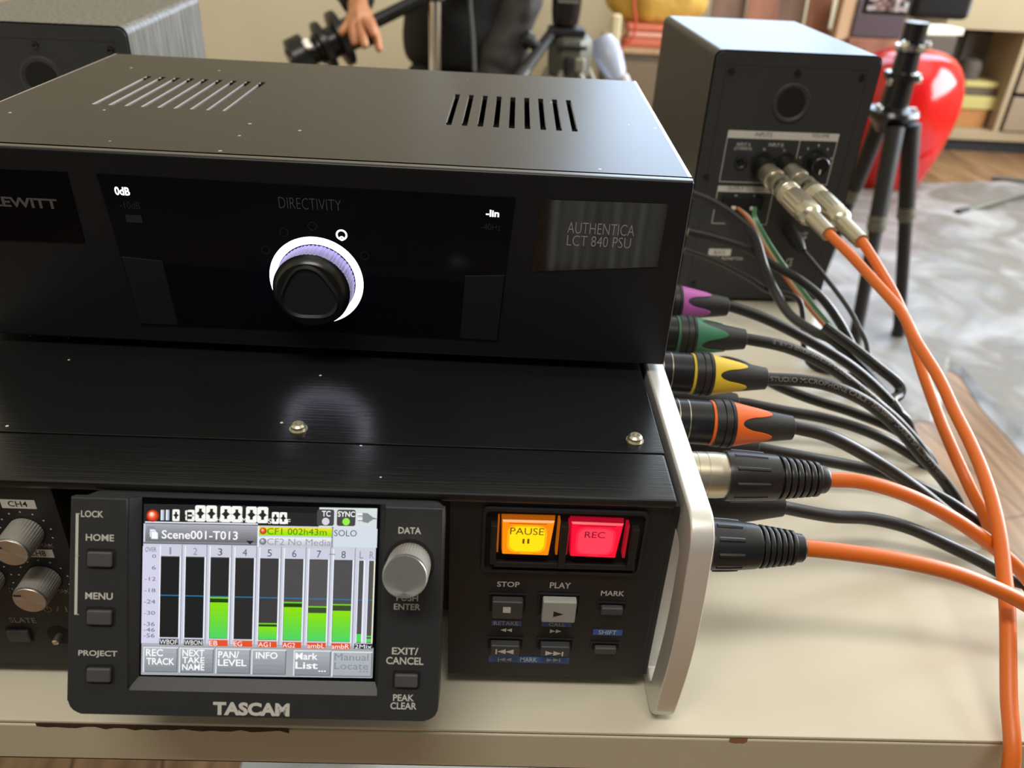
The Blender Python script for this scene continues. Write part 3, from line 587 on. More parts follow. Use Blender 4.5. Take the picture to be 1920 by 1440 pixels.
for name, bx, m, ps in (('stop_button', ((-58.5, 46.1), (-53.3, 49.9), (-47.6, 41.5)), 'button_dark', 's'), ('play_button', ((-40.7, 45.8), (-35.1, 50.6), (-28.7, 40.3)), 'button_light', 'p'), ('mark_button', ((-19.7, 45.3), (-15.8, 47.1), (-11.9, 43.7)), 'button_grey', ''),
                        ('skip_back_button', ((-58.3, 25.2), (-53.1, 27.5), (-47.6, 22.1)), 'button_dark', 'b'), ('skip_forward_button', ((-40.0, 25.5), (-34.7, 27.6), (-29.2, 22.5)), 'button_dark', 'f'), ('shift_button', ((-19.9, 24.6), (-15.9, 26.3), (-11.9, 23.1)), 'button_grey', '')):
    hgt = 3.2 if ps else 2.2
    cx = (bx[0][0]+bx[2][0])/2; w = bx[2][0]-bx[0][0]; cy = (bx[1][1]+bx[2][1])/2; h = bx[1][1]-bx[2][1]; b = MB()
    b.poly(FR_, b.rrect(cx-w/2-1.1, cy-h/2+.4, cx+w/2+1.1, cy+h/2+.9, .8, 3), 'void', 0.06)
    Uo = [(cx-w/2-1.5, cy-h/2+2), (cx-w/2-1.5, cy+h/2+1.35), (cx+w/2+1.5, cy+h/2+1.35), (cx+w/2+1.5, cy-h/2+2), (cx+w/2+1.0, cy-h/2+2), (cx+w/2+1.0, cy+h/2+.85), (cx-w/2-1.0, cy+h/2+.85), (cx-w/2-1.0, cy-h/2+2)]
    b.poly(FR_, Uo, 'matte_black', 0.02, 0.5)
    b.box((cx, cy, hgt/2), (w, h, hgt), m, 0.6, 3, FR_)
    o = part(name, b, rec, 'pale grey play button' if ps == 'p' else None)
    b = MB()
    if ps == 's': bar(FR_, (-53.24, 46.27, 2.72, 2.91), 'label_white', hgt+.05)
    if ps == 'p': tri(FR_, (-34.90, 44.76, 3.59, 2.81), 'label_black', hgt+.05)
    if ps == 'b': bar(FR_, (-56.12, 24.60, 0.59, 2.72), 'label_white', hgt+.05); tri(FR_, (-54.27, 24.74, 3.12, 2.57), 'label_white', hgt+.05, -1); tri(FR_, (-51.34, 24.71, 3.12, 2.58), 'label_white', hgt+.05, -1)
    if ps == 'f': tri(FR_, (-36.59, 24.46, 3.03, 2.44), 'label_white', hgt+.05); tri(FR_, (-33.65, 24.42, 3.04, 2.44), 'label_white', hgt+.05); bar(FR_, (-31.81, 24.20, 0.59, 2.45), 'label_white', hgt+.05)
    if ps: part('symbol', b, o, smooth=0)
b = MB()
for s, bx in (('STOP', (-53.10, 55.51, 7.90, 2.57)), ('PLAY', (-34.85, 55.67, 7.42, 2.84)), ('MARK', (-16.08, 52.49, 8.36, 2.47))): b.text(FR_, s, *bx, 'label_grey', .06, .02)
for bx in ((-52.84, 36.11, 10.77, 2.62), (-34.62, 36.17, 10.84, 2.49), (-15.67, 32.69, 10.75, 3.10), (-43.55, 16.92, 30.10, 3.54)): bar(FR_, bx, 'label_blue', .05)
for s, bx in (('RETAKE', (-53.01, 36.11, 8.88, 2.07)), ('CALL', (-34.52, 36.11, 6.00, 1.80)), ('SHIFT', (-15.76, 32.69, 6.64, 2.25)), ('MARK', (-43.70, 16.97, 6.30, 2.36))): b.text(FR_, s, *bx, 'label_grey', .10, .01)
for bx, d in (((-53.92, 32.53, 2.14, 1.95), -1), ((-51.78, 32.53, 2.14, 1.95), -1), ((-35.80, 32.56, 2.14, 1.96), 1), ((-33.66, 32.59, 2.14, 1.96), 1)): tri(FR_, bx, 'label_grey', .06, d)
for bx, d in (((-53.64, 16.68, 2.20, 1.92), -1), ((-51.24, 16.77, 2.20, 1.92), -1), ((-35.85, 17.04, 2.20, 1.92), 1), ((-33.45, 17.12, 2.20, 1.92), 1)): tri(FR_, bx, 'label_grey', .10, d)
bar(FR_, (-55.03, 16.63, 0.40, 2.21), 'label_grey', .1); bar(FR_, (-32.04, 17.10, 0.40, 2.07), 'label_grey', .1)
part('lettering', b, rec, 'printed button names in white and on blue', smooth=0)

# ---- gain section
def gain(px, label=None):
    b = MB(); c0 = FR_.pt(px[0], px[1], 0.0); c1 = c0 + FR_.N*10.5
    b.disc(FR_, px[0], px[1], 6.3, 'void', .05, 32)
    b.lathe(c0, c1, [(0, 5.6, 'knurled_metal', 1), (9.8, 5.6, 'spun_metal', 1), (10.5, 5.2, 'spun_metal')], 'spun_metal', 72, ripple=(36, .02))
    b.box((px[0]-3.4, px[1]+2.2, 10.56), (2.4, .7, .15), 'label_black', 0, 1, FR_)
    o = part('gain_knob', b, rec); return o
k1 = (-213.7, 73.6); k2 = (-213.2, 52.3)
for p in (k1, k2, (k1[0]-19, k1[1]), (k2[0]-19, k2[1])): gain(p)
b = MB()
for p in (k1, k2, (k2[0]-19, k2[1])):
    for t in range(-5, 6):
        th = math.radians(90 + t*27); b.disc(FR_, p[0]+8.3*math.cos(th), p[1]+8.3*math.sin(th), .34, 'label_grey', .06, 8)
for s, bx, pl in (('CH4', (-213.58, 85.32, 6.17, 2.33), (-213.39, 85.22, 11.06, 3.72)), ('CH8', (-212.57, 63.90, 5.36, 2.52), (-212.31, 63.85, 10.00, 3.65))):
    bar(FR_, pl, 'label_white', .06); b.text(FR_, s, *bx, 'label_black', .1, .01)
for s, bx in (('MAX', (-208.86, 67.47, 4.79, 1.86)), ('MAX', (-208.40, 46.19, 4.62, 2.14)), ('SLATE', (-226.00, 31.14, 9.27, 2.70)), ('/ I', (-210.95, 37.29, 4.13, 2.77)), ('MAX', (-224.37, 46.22, 4.42, 2.15))): b.text(FR_, s, *bx, 'label_dim', .06, .01)
p = (-215.8, 37.1); b.disc(FR_, p[0], p[1], 1.5, 'label_dim', .06, 20, 1.15)
b.poly(FR_, [(p[0]-.25, p[1]), (p[0]+.25, p[1]), (p[0]+.25, p[1]+2.2), (p[0]-.25, p[1]+2.2)], 'label_dim', .09)
part('lettering', b, rec, 'channel names and dots around the gain knobs', smooth=0)
cap(FR_, (-228.73, 23.96, 7.74, 5.53), 1.6, 'button_dark', 'slate_button', rec, .8)
b = MB(); p = (-214.6, 24.0); c0 = FR_.pt(p[0], p[1], 0); b.disc(FR_, p[0], p[1], 4.6, 'void', .05, 28); b.lathe(c0, c0+FR_.N*4, [(0, 1.2), (3.6, 1.2), (4, .8)], 'steel', 12)
part('power_switch', b, rec)

# ================================================================== microphone power supply on top
LY = -0.019992; Lc, Ls = math.cos(LY), math.sin(LY)
FL = Frame((8.55, 81.40, 176.557), (Lc, Ls, 0), (0, 0, 1))            # front face, origin at its top right corner
FT = Frame((8.55, 81.40, 176.557), (Lc, Ls, 0), (-Ls, Lc, 0))         # top face
psu = root('power_supply_unit', 'black microphone power supply with glowing white dial and slotted lid, on top of the recorder', 'power supply', FT.pt(-140, 88, -76.0)[:])
# lid with real slots: cells of a grid, the slot cells left open
def slots(a0, a1, w, n): return [(a0+(a1-a0)*k/(n-1), a0+(a1-a0)*k/(n-1)+w) for k in range(n)]
LS0 = (-244.7, 125.5); LS1 = (-242.7, 65.9); LE0 = (-188.8, 124.8); LW = (-186.7, 125.3)
RS0 = (-94.5, 121.4); RS1 = (-93.9, 62.2); RE0 = (-40.7, 117.9); RW = (-38.0, 118.6); RE1 = (-40.6, 60.7)
wl = 2.5; groups = [(slots((LS0[0]+LS1[0])/2, LE0[0], wl, 9), LS1[1], LS0[1]), (slots((RS0[0]+RS1[0])/2, (RE0[0]+RE1[0])/2, wl, 9), RS1[1], RS0[1])]
W_, D_ = 280.2, 176.5
b = MB(); TH = 2.0; y_lo, y_hi = 5.4, D_
xs = [-W_] ; allx = sorted([x for g in groups for s in g[0] for x in s]); xs += allx + [0.0]
ys = sorted({y_lo, y_hi, groups[0][1], groups[0][2], groups[1][1], groups[1][2]})
def inslot(xa, xb, ya, yb):
    xm, ym = (xa+xb)/2, (ya+yb)/2
    return any(g[1] < ym < g[2] and any(s[0] < xm < s[1] for s in g[0]) for g in groups)
cellx = list(zip(xs[:-1], xs[1:])); celly = list(zip(ys[:-1], ys[1:]))
tv = MB()
for (xa, xb) in cellx:
    for (ya, yb) in celly:
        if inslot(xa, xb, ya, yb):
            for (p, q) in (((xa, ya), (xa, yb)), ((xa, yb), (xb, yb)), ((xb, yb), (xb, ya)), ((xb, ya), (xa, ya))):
                tv.raw([FT.pt(*p, 0), FT.pt(*q, 0), FT.pt(*q, -TH), FT.pt(*p, -TH)], [[0, 1, 2, 3]], 'bright_edge' if abs(p[0]-q[0]) < 1e-6 else 'void')  # slot sides coloured pale as if catching light, ends near-black
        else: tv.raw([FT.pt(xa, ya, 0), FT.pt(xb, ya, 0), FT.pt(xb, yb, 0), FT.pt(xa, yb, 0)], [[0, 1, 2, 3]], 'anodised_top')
# weld so that it shades as one flat sheet
bm = bmesh.new(); vv = [bm.verts.new(v) for v in tv.v]; 
for f, mi_ in zip(tv.f, tv.m):
    fc = bm.faces.new([vv[i] for i in f]); fc.material_index = mi_
bmesh.ops.remove_doubles(bm, verts=bm.verts[:], dist=.01)
o = len(b.v); bm.verts.index_update(); b.v += [v.co.copy() for v in bm.verts]
mmap = [b.mi(m) for m in tv.ms]
for f in bm.faces: b.f.append([v.index+o for v in f.verts]); b.m.append(mmap[f.material_index])
bm.free()
for lo, hi in (((-W_, y_lo, -75.5), (-W_+2, D_, 0)), ((-2, y_lo, -75.5), (0, D_, 0)), ((-W_, D_-2, -75.5), (0, D_, 0)), ((-W_, y_lo, -76), (0, D_, -74))):
    hi = (hi[0], hi[1], hi[2]-.01 if hi[2] == 0 else hi[2]); b.span(lo, hi, 'anodised_top', 0.0, 1, FT)
b.span((-W_+2.1, y_lo+1, -60), (-2.1, D_-2.1, -14), 'void', 0, 1, FT)
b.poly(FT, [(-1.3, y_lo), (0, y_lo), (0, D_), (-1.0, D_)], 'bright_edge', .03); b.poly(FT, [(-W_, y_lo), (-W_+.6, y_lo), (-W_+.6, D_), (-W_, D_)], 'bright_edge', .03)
part('housing', b, psu)
b = MB(); b.span((-W_-.1, -76.1, -5.0), (.1, -.02, 0.0), 'brushed_black_face', 1.0, 3, FL)
b.span((-W_, -.8, -4.0), (0, .03, -1.2), 'face_edge', .3, 2, FL)
part('faceplate', b, psu)
for a_ in (-255, -25):
    for d_ in (20, 155):
        b = MB(); p = FT.pt(a_, d_, -76); b.cyl(p, p + Vector((0, 0, -4.0)), 7, 'rubber_black', 6.4); part('foot', b, psu)
b = MB(); gl = [(-214.4, -8.0), (-63.5, -9.0), (-67.9, -68.1), (-192.7, -68.3)]
gl[3] = (-209.6, gl[2][1]); gl[0] = (-214.2, gl[0][1])
b.poly(FL, gl, 'glass_black', .02, .35, .12); gw = part('front_window', b, psu, 'glossy black front window')
b = MB(); b.poly(FL, [(-W_+8, -8.4), (-224.8, -8.0), (-224.2, -34.9), (-W_+8, -36)], 'gloss_black', .03, .3, .1); p1 = part('badge_plate', b, psu, 'glossy black maker plate')
t = MB(); cx, cy, w, h = -242.59, -20.20, 23.53, 3.79; t.text(FL, 'LEWITT', cx, cy, w, h, 'label_logo', .4, .03); part('lettering', t, p1, smooth=0)
b = MB(); b.poly(FL, [(-54.4, -9.2), (-8.0, -8.5), (-8.6, -33.2), (-56.3, -37.7)], 'plate_gloss', .03, .3, .1); p2 = part('badge_plate', b, psu, 'glossy black model plate reflecting a curtain')
t = MB(); t.text(FL, 'AUTHENTICA', -31.59, -19.30, 24.78, 4.35, 'label_plate_text', .4, -.012); t.text(FL, 'LCT 840 PSU', -31.86, -24.27, 23.80, 4.11, 'label_plate_text', .4, -.012); part('lettering', t, p2, smooth=0)
fr = [(-81.4, -40.6), (-66.4, -39.6), (-68.1, -67.9), (-83.1, -67.7)]; fl = [(-277.6 - p[0], p[1]) for p in fr]
for q_, nm in ((fr, 'flap'), (fl, 'flap')):
    b = MB(); b.poly(FL, q_, 'flap_black', .1, .7, .35); part('button_flap', b, psu)
KC = (-138.3, -45.8)
b = MB(); b.disc(FL, KC[0], KC[1], 17.9, 'ring_light', .42, 96, 15.0); part('light_ring', b, psu, 'glowing white ring around the dial')
b = MB(); k0 = FL.pt(KC[0], KC[1], .4); kd = FL.N
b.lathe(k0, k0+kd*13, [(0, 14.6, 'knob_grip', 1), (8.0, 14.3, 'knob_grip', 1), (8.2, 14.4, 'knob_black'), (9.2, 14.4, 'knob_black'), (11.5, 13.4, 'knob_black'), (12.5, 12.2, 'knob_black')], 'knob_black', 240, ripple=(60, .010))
dial = part('dial', b, psu, 'black dial with ribbed grip coloured violet for its glow')
def rtri(r, rot, k=.16, n=60): return [(r*(1+k*math.cos(3*(t-rot)))*math.cos(t), r*(1+k*math.cos(3*(t-rot)))*math.sin(t)) for t in ring_pts(n)]
b = MB(); Fk = Frame(k0 + kd*12.5, FL.U, FL.V); rot = math.radians(92)
o1 = rtri(10.8, rot, .09); o2 = rtri(10.0, rot, .10)
vs = [Fk.pt(*p, .02) for p in o1] + [Fk.pt(*p, 1.3) for p in o2] + [Fk.pt(p[0]*.9, p[1]*.9, .5) for p in o2]; n = len(o1)
b.raw(vs, [[r*n+i, r*n+(i+1) % n, (r+1)*n+(i+1) % n, (r+1)*n+i] for r in range(2) for i in range(n)], 'flap_black'); b.raw(vs[2*n:], [list(range(n))], 'knob_cap')
part('dial_cap', b, dial)
t = MB()
t.text(FL, 'DIRECTIVITY', -138.45, -15.29, 22.60, 4.25, 'label_logo', .45, -.02)
t.text(FL, '-10dB', -204.36, -19.17, 7.25, 2.80, 'label_faint', .45); t.text(FL, '-40Hz', -72.24, -20.60, 7.29, 2.68, 'label_faint', .45)
def cardio(a, bb, s, m, k=1.0, sub=.45):
    n = 40; P = []; Q = []
    for i in range(n):
        th = 2*math.pi*i/n; r = s*(1.0 if k == 0 else (.62 + .38*math.sin(th)) / 1.0); P.append((a+r*math.cos(th)*1.15, bb+r*math.sin(th))); Q.append((a+r*sub*1.45*math.cos(th)*1.1, bb+s*.06+r*sub*1.4*math.sin(th)))
    t.raw([FL.pt(*p, .46) for p in P] + [FL.pt(*p, .46) for p in Q], [[i, (i+1) % n, n+(i+1) % n, n+i] for i in range(n)], m)
for px in ((-138.2, -23.7), (-149.0, -26.7), (-156.5, -34.1), (-119.4, -34.5)): t.disc(FL, px[0], px[1], 1.7, 'label_faint', .45, 20, 1.45)
bx = (-203.88, -24.28, 5.93, 2.96); t.poly(FL, [(bx[0]-bx[2]/2, bx[1]-bx[3]/2), (bx[0]+bx[2]/2, bx[1]-bx[3]/2), (bx[0]+bx[2]/2, bx[1]+bx[3]/2), (bx[0]-bx[2]/2, bx[1]+bx[3]/2)], 'label_faint', .44)
part('lettering', t, psu, 'dim grey printed words', smooth=0)
t = MB(); t.text(FL, '0dB', -206.13, -13.97, 5.43, 3.16, 'icon_light', .46, .03); part('lit_symbol', t, psu, 'glowing gain setting', smooth=0); t = MB(); t.text(FL, '-lin', -71.83, -15.36, 4.88, 2.63, 'icon_light', .46, .03); part('lit_symbol', t, psu, 'glowing filter setting', smooth=0); t = MB()
p = (-127.6, -26.6); t.disc(FL, p[0], p[1], 2.15, 'icon_light', .46, 32, 1.45); p = (-127.6, -28.0); t.disc(FL, p[0], p[1], .95, 'icon_light', .48, 20, .35)
part('lit_symbol', t, psu, 'glowing pickup pattern symbol', smooth=0)
# ================================================================== table
tb = root('work_table', 'cream laminate table with scuffed front edge carrying the audio gear', 'table', (-500, 300, FLOOR))
TX1, TX0, TY0, TY1 = 186.0, -1250.0, -16.2, 640.0
b = MB(); b.span((TX0, TY0, -1.6), (TX1, TY1, 0), 'laminate', .5, 2); b.span((TX0+1, TY0+1.2, -24), (TX1-1.2, TY1-1, -1.6), 'gap_brown', .2)
part('tabletop', b, tb)
b = MB(); b.span((TX0, TY0-.2, -21.8), (TX1, TY0+2, -2.3), 'trim_laminate', .8, 3); b.span((TX1-2, TY0+2.1, -21.8), (TX1+.1, TY1, -2.3), 'trim_laminate', .8, 3)
ft = Frame((0, TY0-.2, 0), (1, 0, 0), (0, 0, 1)); rnd = random.Random(3)
for u0, u1 in ((60, 505), (1303, 1336)):
    x0 = -233 + u0*.203; x1 = -233 + u1*.203; n = 26 if u1 < 600 else 5; top = []; bot = []
    for i in range(n+1):
        x = x0 + (x1-x0)*i/n; top.append((x, -1.3)); bot.append((x, -2.6 - rnd.random()*(1.6 if u1 < 600 else 2.0)))
    b.poly(ft, bot + top[::-1], 'chipped_wood' if u1 > 600 else 'gap_brown', .05)
part('edge_trim', b, tb, 'scuffed pale edge strip')
for xx in (-1200, -262, 150):
    for yy in (60, 590):
        if xx == -262 and yy == 60: continue
        b = MB(); b.span((xx-16, yy-16, FLOOR+.5), (xx+16, yy+16, -24), 'white_metal', 2); part('leg', b, tb)
b = MB(); b.span((-262, 215, -408), (166, 606, -392), 'white_metal', 2); part('lower_shelf', b, tb)
b = MB(); b.span((-170, 240, -391), (-140, 262, -300), 'tripod_grey', 2)
part('bracket', b, tb)

# ================================================================== loudspeakers
KY = .04389
def speaker(orig, full, label):
    F = Frame(orig, (math.cos(KY), math.sin(KY), 0), (0, 0, 1)); W, H, D = 113.4, 179.9, 157.9
    r = root('studio_monitor', label, 'loudspeaker', F.pt(W/2, 0, -D/2)[:], 'pair of black studio monitors')
    b = MB(); O = b.rrect(0, 2, W, H, 5.5, 5)
    vs = [F.pt(*p, -D) for p in O] + [F.pt(*p, -.6) for p in O]; k = len(O)
    b.raw(vs, [[i, (i+1) % k, (i+1) % k+k, i+k] for i in range(k)], 'vinyl_grain_lit' if not full else 'vinyl_black')
    b.poly(F, [(p[0], p[1]) for p in O][::-1], 'cone_grey', -D-.01)
    part('cabinet', b, r)
    b = MB(); I = b.rrect(1.0, 3, W-1.0, H-1.0, 5, 5); b.poly(F, I, 'speaker_back', -1.2, 1.8, .5)
    for x0, x1, y0, y1 in ((8.5, W-8.5, H-9.3, H-9), (8.5, 8.8, 10, H-9), (W-8.8, W-8.5, 10, H-9)): b.poly(F, [(x0, y0), (x1, y0), (x1, y1), (x0, y1)], 'void', .65)
    part('rear_panel', b, r)
    px, py = 57.2, 148.0
    b = MB(); c0 = F.pt(px, py, .6); b.lathe(c0, c0+F.N*1.2, [(0, 13.2), (.9, 12.6), (1.2, 11.6), (.6, 10.4), (.1, 9.6)], 'speaker_back', 40, cap=False); b.disc(F, px, py, 9.9, 'void', .72, 36)
    part('bass_port', b, r)
    for sx, sy in ((12.5, 166.6), (57.4, 167.2), (101.4, 166.2), (12.5, 14), (101.4, 14), (8, 95.5)):
        b = MB(); c0 = F.pt(sx, sy, .6); b.lathe(c0, c0+F.N*.9, [(0, 2.4), (.6, 2.3), (.9, 1.5), (.5, .9)], 'tripod_gloss', 14); part('screw', b, r)
    b = MB(); c0 = F.pt(W/2, 70, -D-.1)
    b.lathe(c0, c0-F.N*5, [(0, 46), (3, 46), (5, 43), (2, 38), (-6, 18), (-4, 12), (-3, .5)], 'cone_grey', 40, cap=False); part('woofer', b, r)
    b = MB(); c0 = F.pt(W/2, 146, -D-.1); b.lathe(c0, c0-F.N*3, [(0, 22), (2, 22), (3, 20), (1, 12), (3, 8), (4.5, .5)], 'cone_grey', 32, cap=False); part('tweeter', b, r)
    for sx in (14, W-14):
        for d_ in (-14, -D+14): b = MB(); p = F.pt(sx, 2.2, d_); b.cyl(p, p - Vector((0, 0, 2.1)), 6, 'rubber_black'); part('foot', b, r)
    if not full: return r
    b = MB()
    def frame_lines(P, w=.45):
        for i in range(len(P)-1):
            (x0, y0), (x1, y1) = P[i], P[i+1]; d = math.hypot(x1-x0, y1-y0); nx, ny = -(y1-y0)/d*w/2, (x1-x0)/d*w/2
            b.poly(F, [(x0+nx, y0+ny), (x1+nx, y1+ny), (x1-nx, y1-ny), (x0-nx, y0-ny)], 'label_white', .7)
    A = [(17.8, 128.1), (96.2, 129.2), (95.4, 93.9), (18.0, 92.2)]
    x0 = (A[0][0]+A[3][0])/2; x1 = (A[1][0]+A[2][0])/2; yt = (A[0][1]+A[1][1])/2; yb = (A[2][1]+A[3][1])/2; hb = (18.5, 123.6)[1]
    frame_lines([(x0, yt), (x1, yt), (x1, yb), (x0, yb), (x0, yt)])
    b.poly(F, [(x0, hb), (x1, hb), (x1, yt), (x0, yt)], 'label_white', .72)
    xd = (69.3, 119.1)[0]; frame_lines([(xd, hb), (xd, yb+8)])
    y2 = (17.2, 90.1)[1]; y3 = (18.0, 85.8)[1]; xr = (58.3, 89.6)[0]; yb2 = (20.3, 62.3)[1]
    b.poly(F, [(x0, y3), (xr, y3), (xr, y2), (x0, y2)], 'label_white', .72); frame_lines([(x0, y2), (x0, yb2), (x0+10, yb2)]); frame_lines([(xr, y2), (xr, yb2), (xr-8, yb2)])
    for s, bx in (('INPUTS', (42.85, 126.56, 11.90, 2.76)), ('VOLUME', (82.83, 127.27, 12.37, 2.31)), ('OUTPUT TO RIGHT', (38.16, 88.52, 26.62, 2.48))): b.text(F, s, *bx, 'label_black', .8)
    for s, bx in (('INPUT A', (30.19, 119.52, 9.73, 2.37)), ('(STEREO)', (30.23, 116.47, 12.39, 2.61)), ('INPUT B', (52.96, 119.91, 10.16, 2.43)), ('R', (45.51, 116.62, 1.77, 1.87)), ('L', (59.94, 116.74, 1.51, 1.88)),
                  ('DC IN 12V', (84.61, 56.42, 12.83, 2.32)), ('- +', (87.58, 53.29, 7.64, 2.55)), ('-', (31.81, 83.32, 1.94, 0.79)), ('+', (45.02, 83.53, 1.94, 1.99)), ('AC ADAPTER', (34.91, 35.37, 23.42, 2.37)), ('CE', (82.26, 33.50, 4.90, 6.14))): b.text(F, s, *bx, 'label_white', .8)
    bx = (27.96, 40.06, 16.87, 5.33); b.poly(F, [(bx[0]-bx[2]/2, bx[1]-bx[3]/2), (bx[0]+bx[2]/2, bx[1]-bx[3]/2), (bx[0]+bx[2]/2, bx[1]+bx[3]/2), (bx[0]-bx[2]/2, bx[1]+bx[3]/2)], 'label_white', .72); b.text(F, 'BLACK', bx[0], bx[1], bx[2]*.5, bx[3]*.55, 'label_black', .8)
    part('lettering', b, r, 'pale printed socket names and frames', smooth=0)
    b = MB(); p = (30.5, 107.0); c0 = F.pt(*p, .6); b.lathe(c0, c0+F.N*1.6, [(0, 4.6), (1.2, 4.4), (1.6, 3.4), (.6, 2.0)], 'connector_black', 24); b.disc(F, p[0], p[1], 1.8, 'void', 1.9, 20); part('socket', b, r)
    for px_ in ((45.7, 106.8), (61.9, 106.5)):
        b = MB(); c0 = F.pt(*px_, .6); b.lathe(c0, c0+F.N*1.5, [(0, 8.6), (1.0, 8.4), (1.5, 7.2)], 'connector_black', 28); part('socket', b, r)
    b = MB(); p = (83.2, 109.1); c0 = F.pt(*p, .6); b.lathe(c0, c0+F.N*12, [(0, 8.6), (1, 8.4), (1.5, 6.6, None, 1), (11.4, 6.2, None, 1), (12, 5.6)], 'knob_black', 60, ripple=(20, .02))
    F2 = Frame(c0+F.N*12, F.U, F.V); b.poly(F2, [(-.5, -5.2), (.5, -5.2), (.5, -2), (-.5, -2)], 'label_white', .1); part('volume_knob', b, r)
    b = MB()
    for t in range(-3, 4): th = math.radians(90+t*38); q = (p[0]+11.5*math.cos(th), p[1]+11.5*math.sin(th)); b.box((q[0], q[1], .72), (.7, 1.5, .1), 'label_white', 0, 1, F)
    part('dial_marks', b, r, smooth=0)
    b = MB(); bx = (36.85, 78.56, 29.57, 6.00); b.box((bx[0], bx[1], 2.4), (bx[2], bx[3]*1.5, 4), 'void', .8, 2, F)
    for dx in (-.22, .24): b.box((bx[0]+dx*bx[2], bx[1]-3, 4.6), (3.2, 2.4, 2), 'white_metal', .4, 2, F)
    part('terminal_block', b, r)
    return r
speaker((78.5, 358.88, 0), True, 'black studio monitor at the right, rear panel with two orange patch leads')
speaker((-401.5, 326.0, 0), False, 'black studio monitor at top left, half hidden behind the power supply')

# ================================================================== microphone cables with coloured boots
DOWN = lambda p, dx=10, dy=0: [(p[0]+dx*.7, p[1]+dy*.4, p[2]-14), (p[0]+dx, p[1]+dy*.6, p[2]-46), (p[0]+dx*1.2, p[1]+dy, -300), (p[0]+dx*1.4, p[1]+dy*1.2, FLOOR+60), (p[0]+dx*3, p[1]+dy*1.4, FLOOR+5), (p[0]+dx*8, p[1]+dy*3, FLOOR+5)]
def ring_text(b, P0, d, u, w, s, th0, rad, txt, arc, hgt, m):
    vs, fs, x0, x1, y0, y1 = text_geo(txt)
    out = []
    for x, y in vs:
        th = th0 + (x-(x0+x1)/2)/(x1-x0)*arc; q = s + (y-(y0+y1)/2)/(y1-y0)*hgt
        out.append(P0 + d*q + u*(rad*math.cos(th)) + w*(rad*math.sin(th)))
    b.raw(out, fs, m)
def mic_cable(y, colour, phase, path, label, prints=()):
    P0 = Vector((6, y, 68.6)); P1 = Vector((72, y, 66.4)); d, u, w = axframe(P0, P1, (0, -.8, .55))
    r = root('microphone_cable', label, 'microphone cable', P0[:], 'microphone cables with coloured boots')
    b = MB(); pr = [(0, 9.7)]
    for s in (9, 13.5, 18): pr += [(s, 9.8, 'connector_barrel'), (s+.01, 9.84, 'nickel'), (s+.35, 9.84, 'nickel'), (s+.36, 9.8, 'connector_barrel')]
    pr += [(28, 9.8), (28.4, 9.3)]
    b.lathe(P0, P1, pr, 'connector_barrel', 40, ref=(0, -.8, .55)); part('barrel', b, r)
    b = MB(); b.lathe(P0, P1, [(28.4, 9.5), (28.6, 9.9), (29.6, 9.9), (29.8, 9.4)], colour, 40); part('colour_band', b, r, 'thin coloured band')
    b = MB(); b.lathe(P0, P1, [(29.6, 10.0), (30, 10.4), (33, 10.5), (33.1, 9.9), (33.6, 9.9), (33.7, 10.5), (36.2, 10.6), (36.3, 9.9), (36.7, 9.9), (36.8, 10.5), (38.2, 10.4), (38.5, 9.8)], 'rubber_black', 48)
    ring_text(b, P0, d, u, w, 31.6, .1, 10.46, 'NEUTRIK', 2.2, 1.9, 'boot_black'); part('collar', b, r)
    rb = lambda s: 9.3 - max(0, s-38)/28*4.1
    b = MB(); b.lathe(P0, P1, [(38, 9.3), (45, rb(45)), (55, rb(55)), (63.5, rb(63.5)), (65.4, rb(65)), (66, 4.2), (66.05, 3.2)], 'boot_black', 40); part('boot', b, r)
    b = MB(); n = 96; rows = 10; vs = []
    for i in range(rows+1):
        for k in range(n):
            t = 2*math.pi*k/n; cc = math.cos(4*t + phase); e = 48.0 - 7.0*(abs(cc)**.75*(1 if cc > 0 else -1)) ; s = 38.3 + (e-38.3)*i/rows
            rr = rb(s) + .75 - .25*i/rows; vs.append(P0 + d*s + u*(rr*math.cos(t)) + w*(rr*math.sin(t)))
    for k in range(n):
        t = 2*math.pi*k/n; cc = math.cos(4*t + phase); e = 48.0 - 7.0*(abs(cc)**.75*(1 if cc > 0 else -1)) + .25; rr = rb(e) - .1; vs.append(P0 + d*e + u*(rr*math.cos(t)) + w*(rr*math.sin(t)))
    fs = [[i*n+k, i*n+(k+1) % n, (i+1)*n+(k+1) % n, (i+1)*n+k] for i in range(rows+1) for k in range(n)]
    b.raw(vs, fs, colour); part('coloured_crown', b, r, 'toothed coloured boot ring')
    b = MB(); P = b.tube([P1 - d*2, P1 + d*3] + path, 3.1, 'cable_black', 14, 8)
    part('cable', b, r)
    if prints:
        b = MB()
        for txt, s0, h, fl, ang in prints: b.tube_text(P, 3.1, txt, s0, h, 'cable_print', fl, ang)
        part('cable_print', b, r, 'pale printing along the cable', smooth=0)
    return r
g = [(97, 211, 59), (125, 211, 46), (154, 211, 30), (180, 211, 10), (198, 208, -8)]
mic_cable(211, 'ring_purple', 0.0, g + DOWN((206, 205, -20), 6, -4), 'black microphone cable with purple toothed boot, farthest from the camera')
g = [(97, 172, 62), (122, 172, 51), (151, 172, 31), (173, 172, 14), (192, 168, -6)]
mic_cable(172, 'ring_green', math.pi+.5, g + DOWN((200, 165, -18), 6, -4), 'black microphone cable with green toothed boot', [('STUDIO MICROPHONE CABLE', 16, 2.3, True, .12), ('HIGH END -', 72, 2.3, True, .1), ('CORE -', 96, 2.1, True, .05)])
g = [(99, 132, 65), (123, 132, 56), (145, 132, 40), (163, 132, 23), (180, 132, 7), (192, 130, -8)]
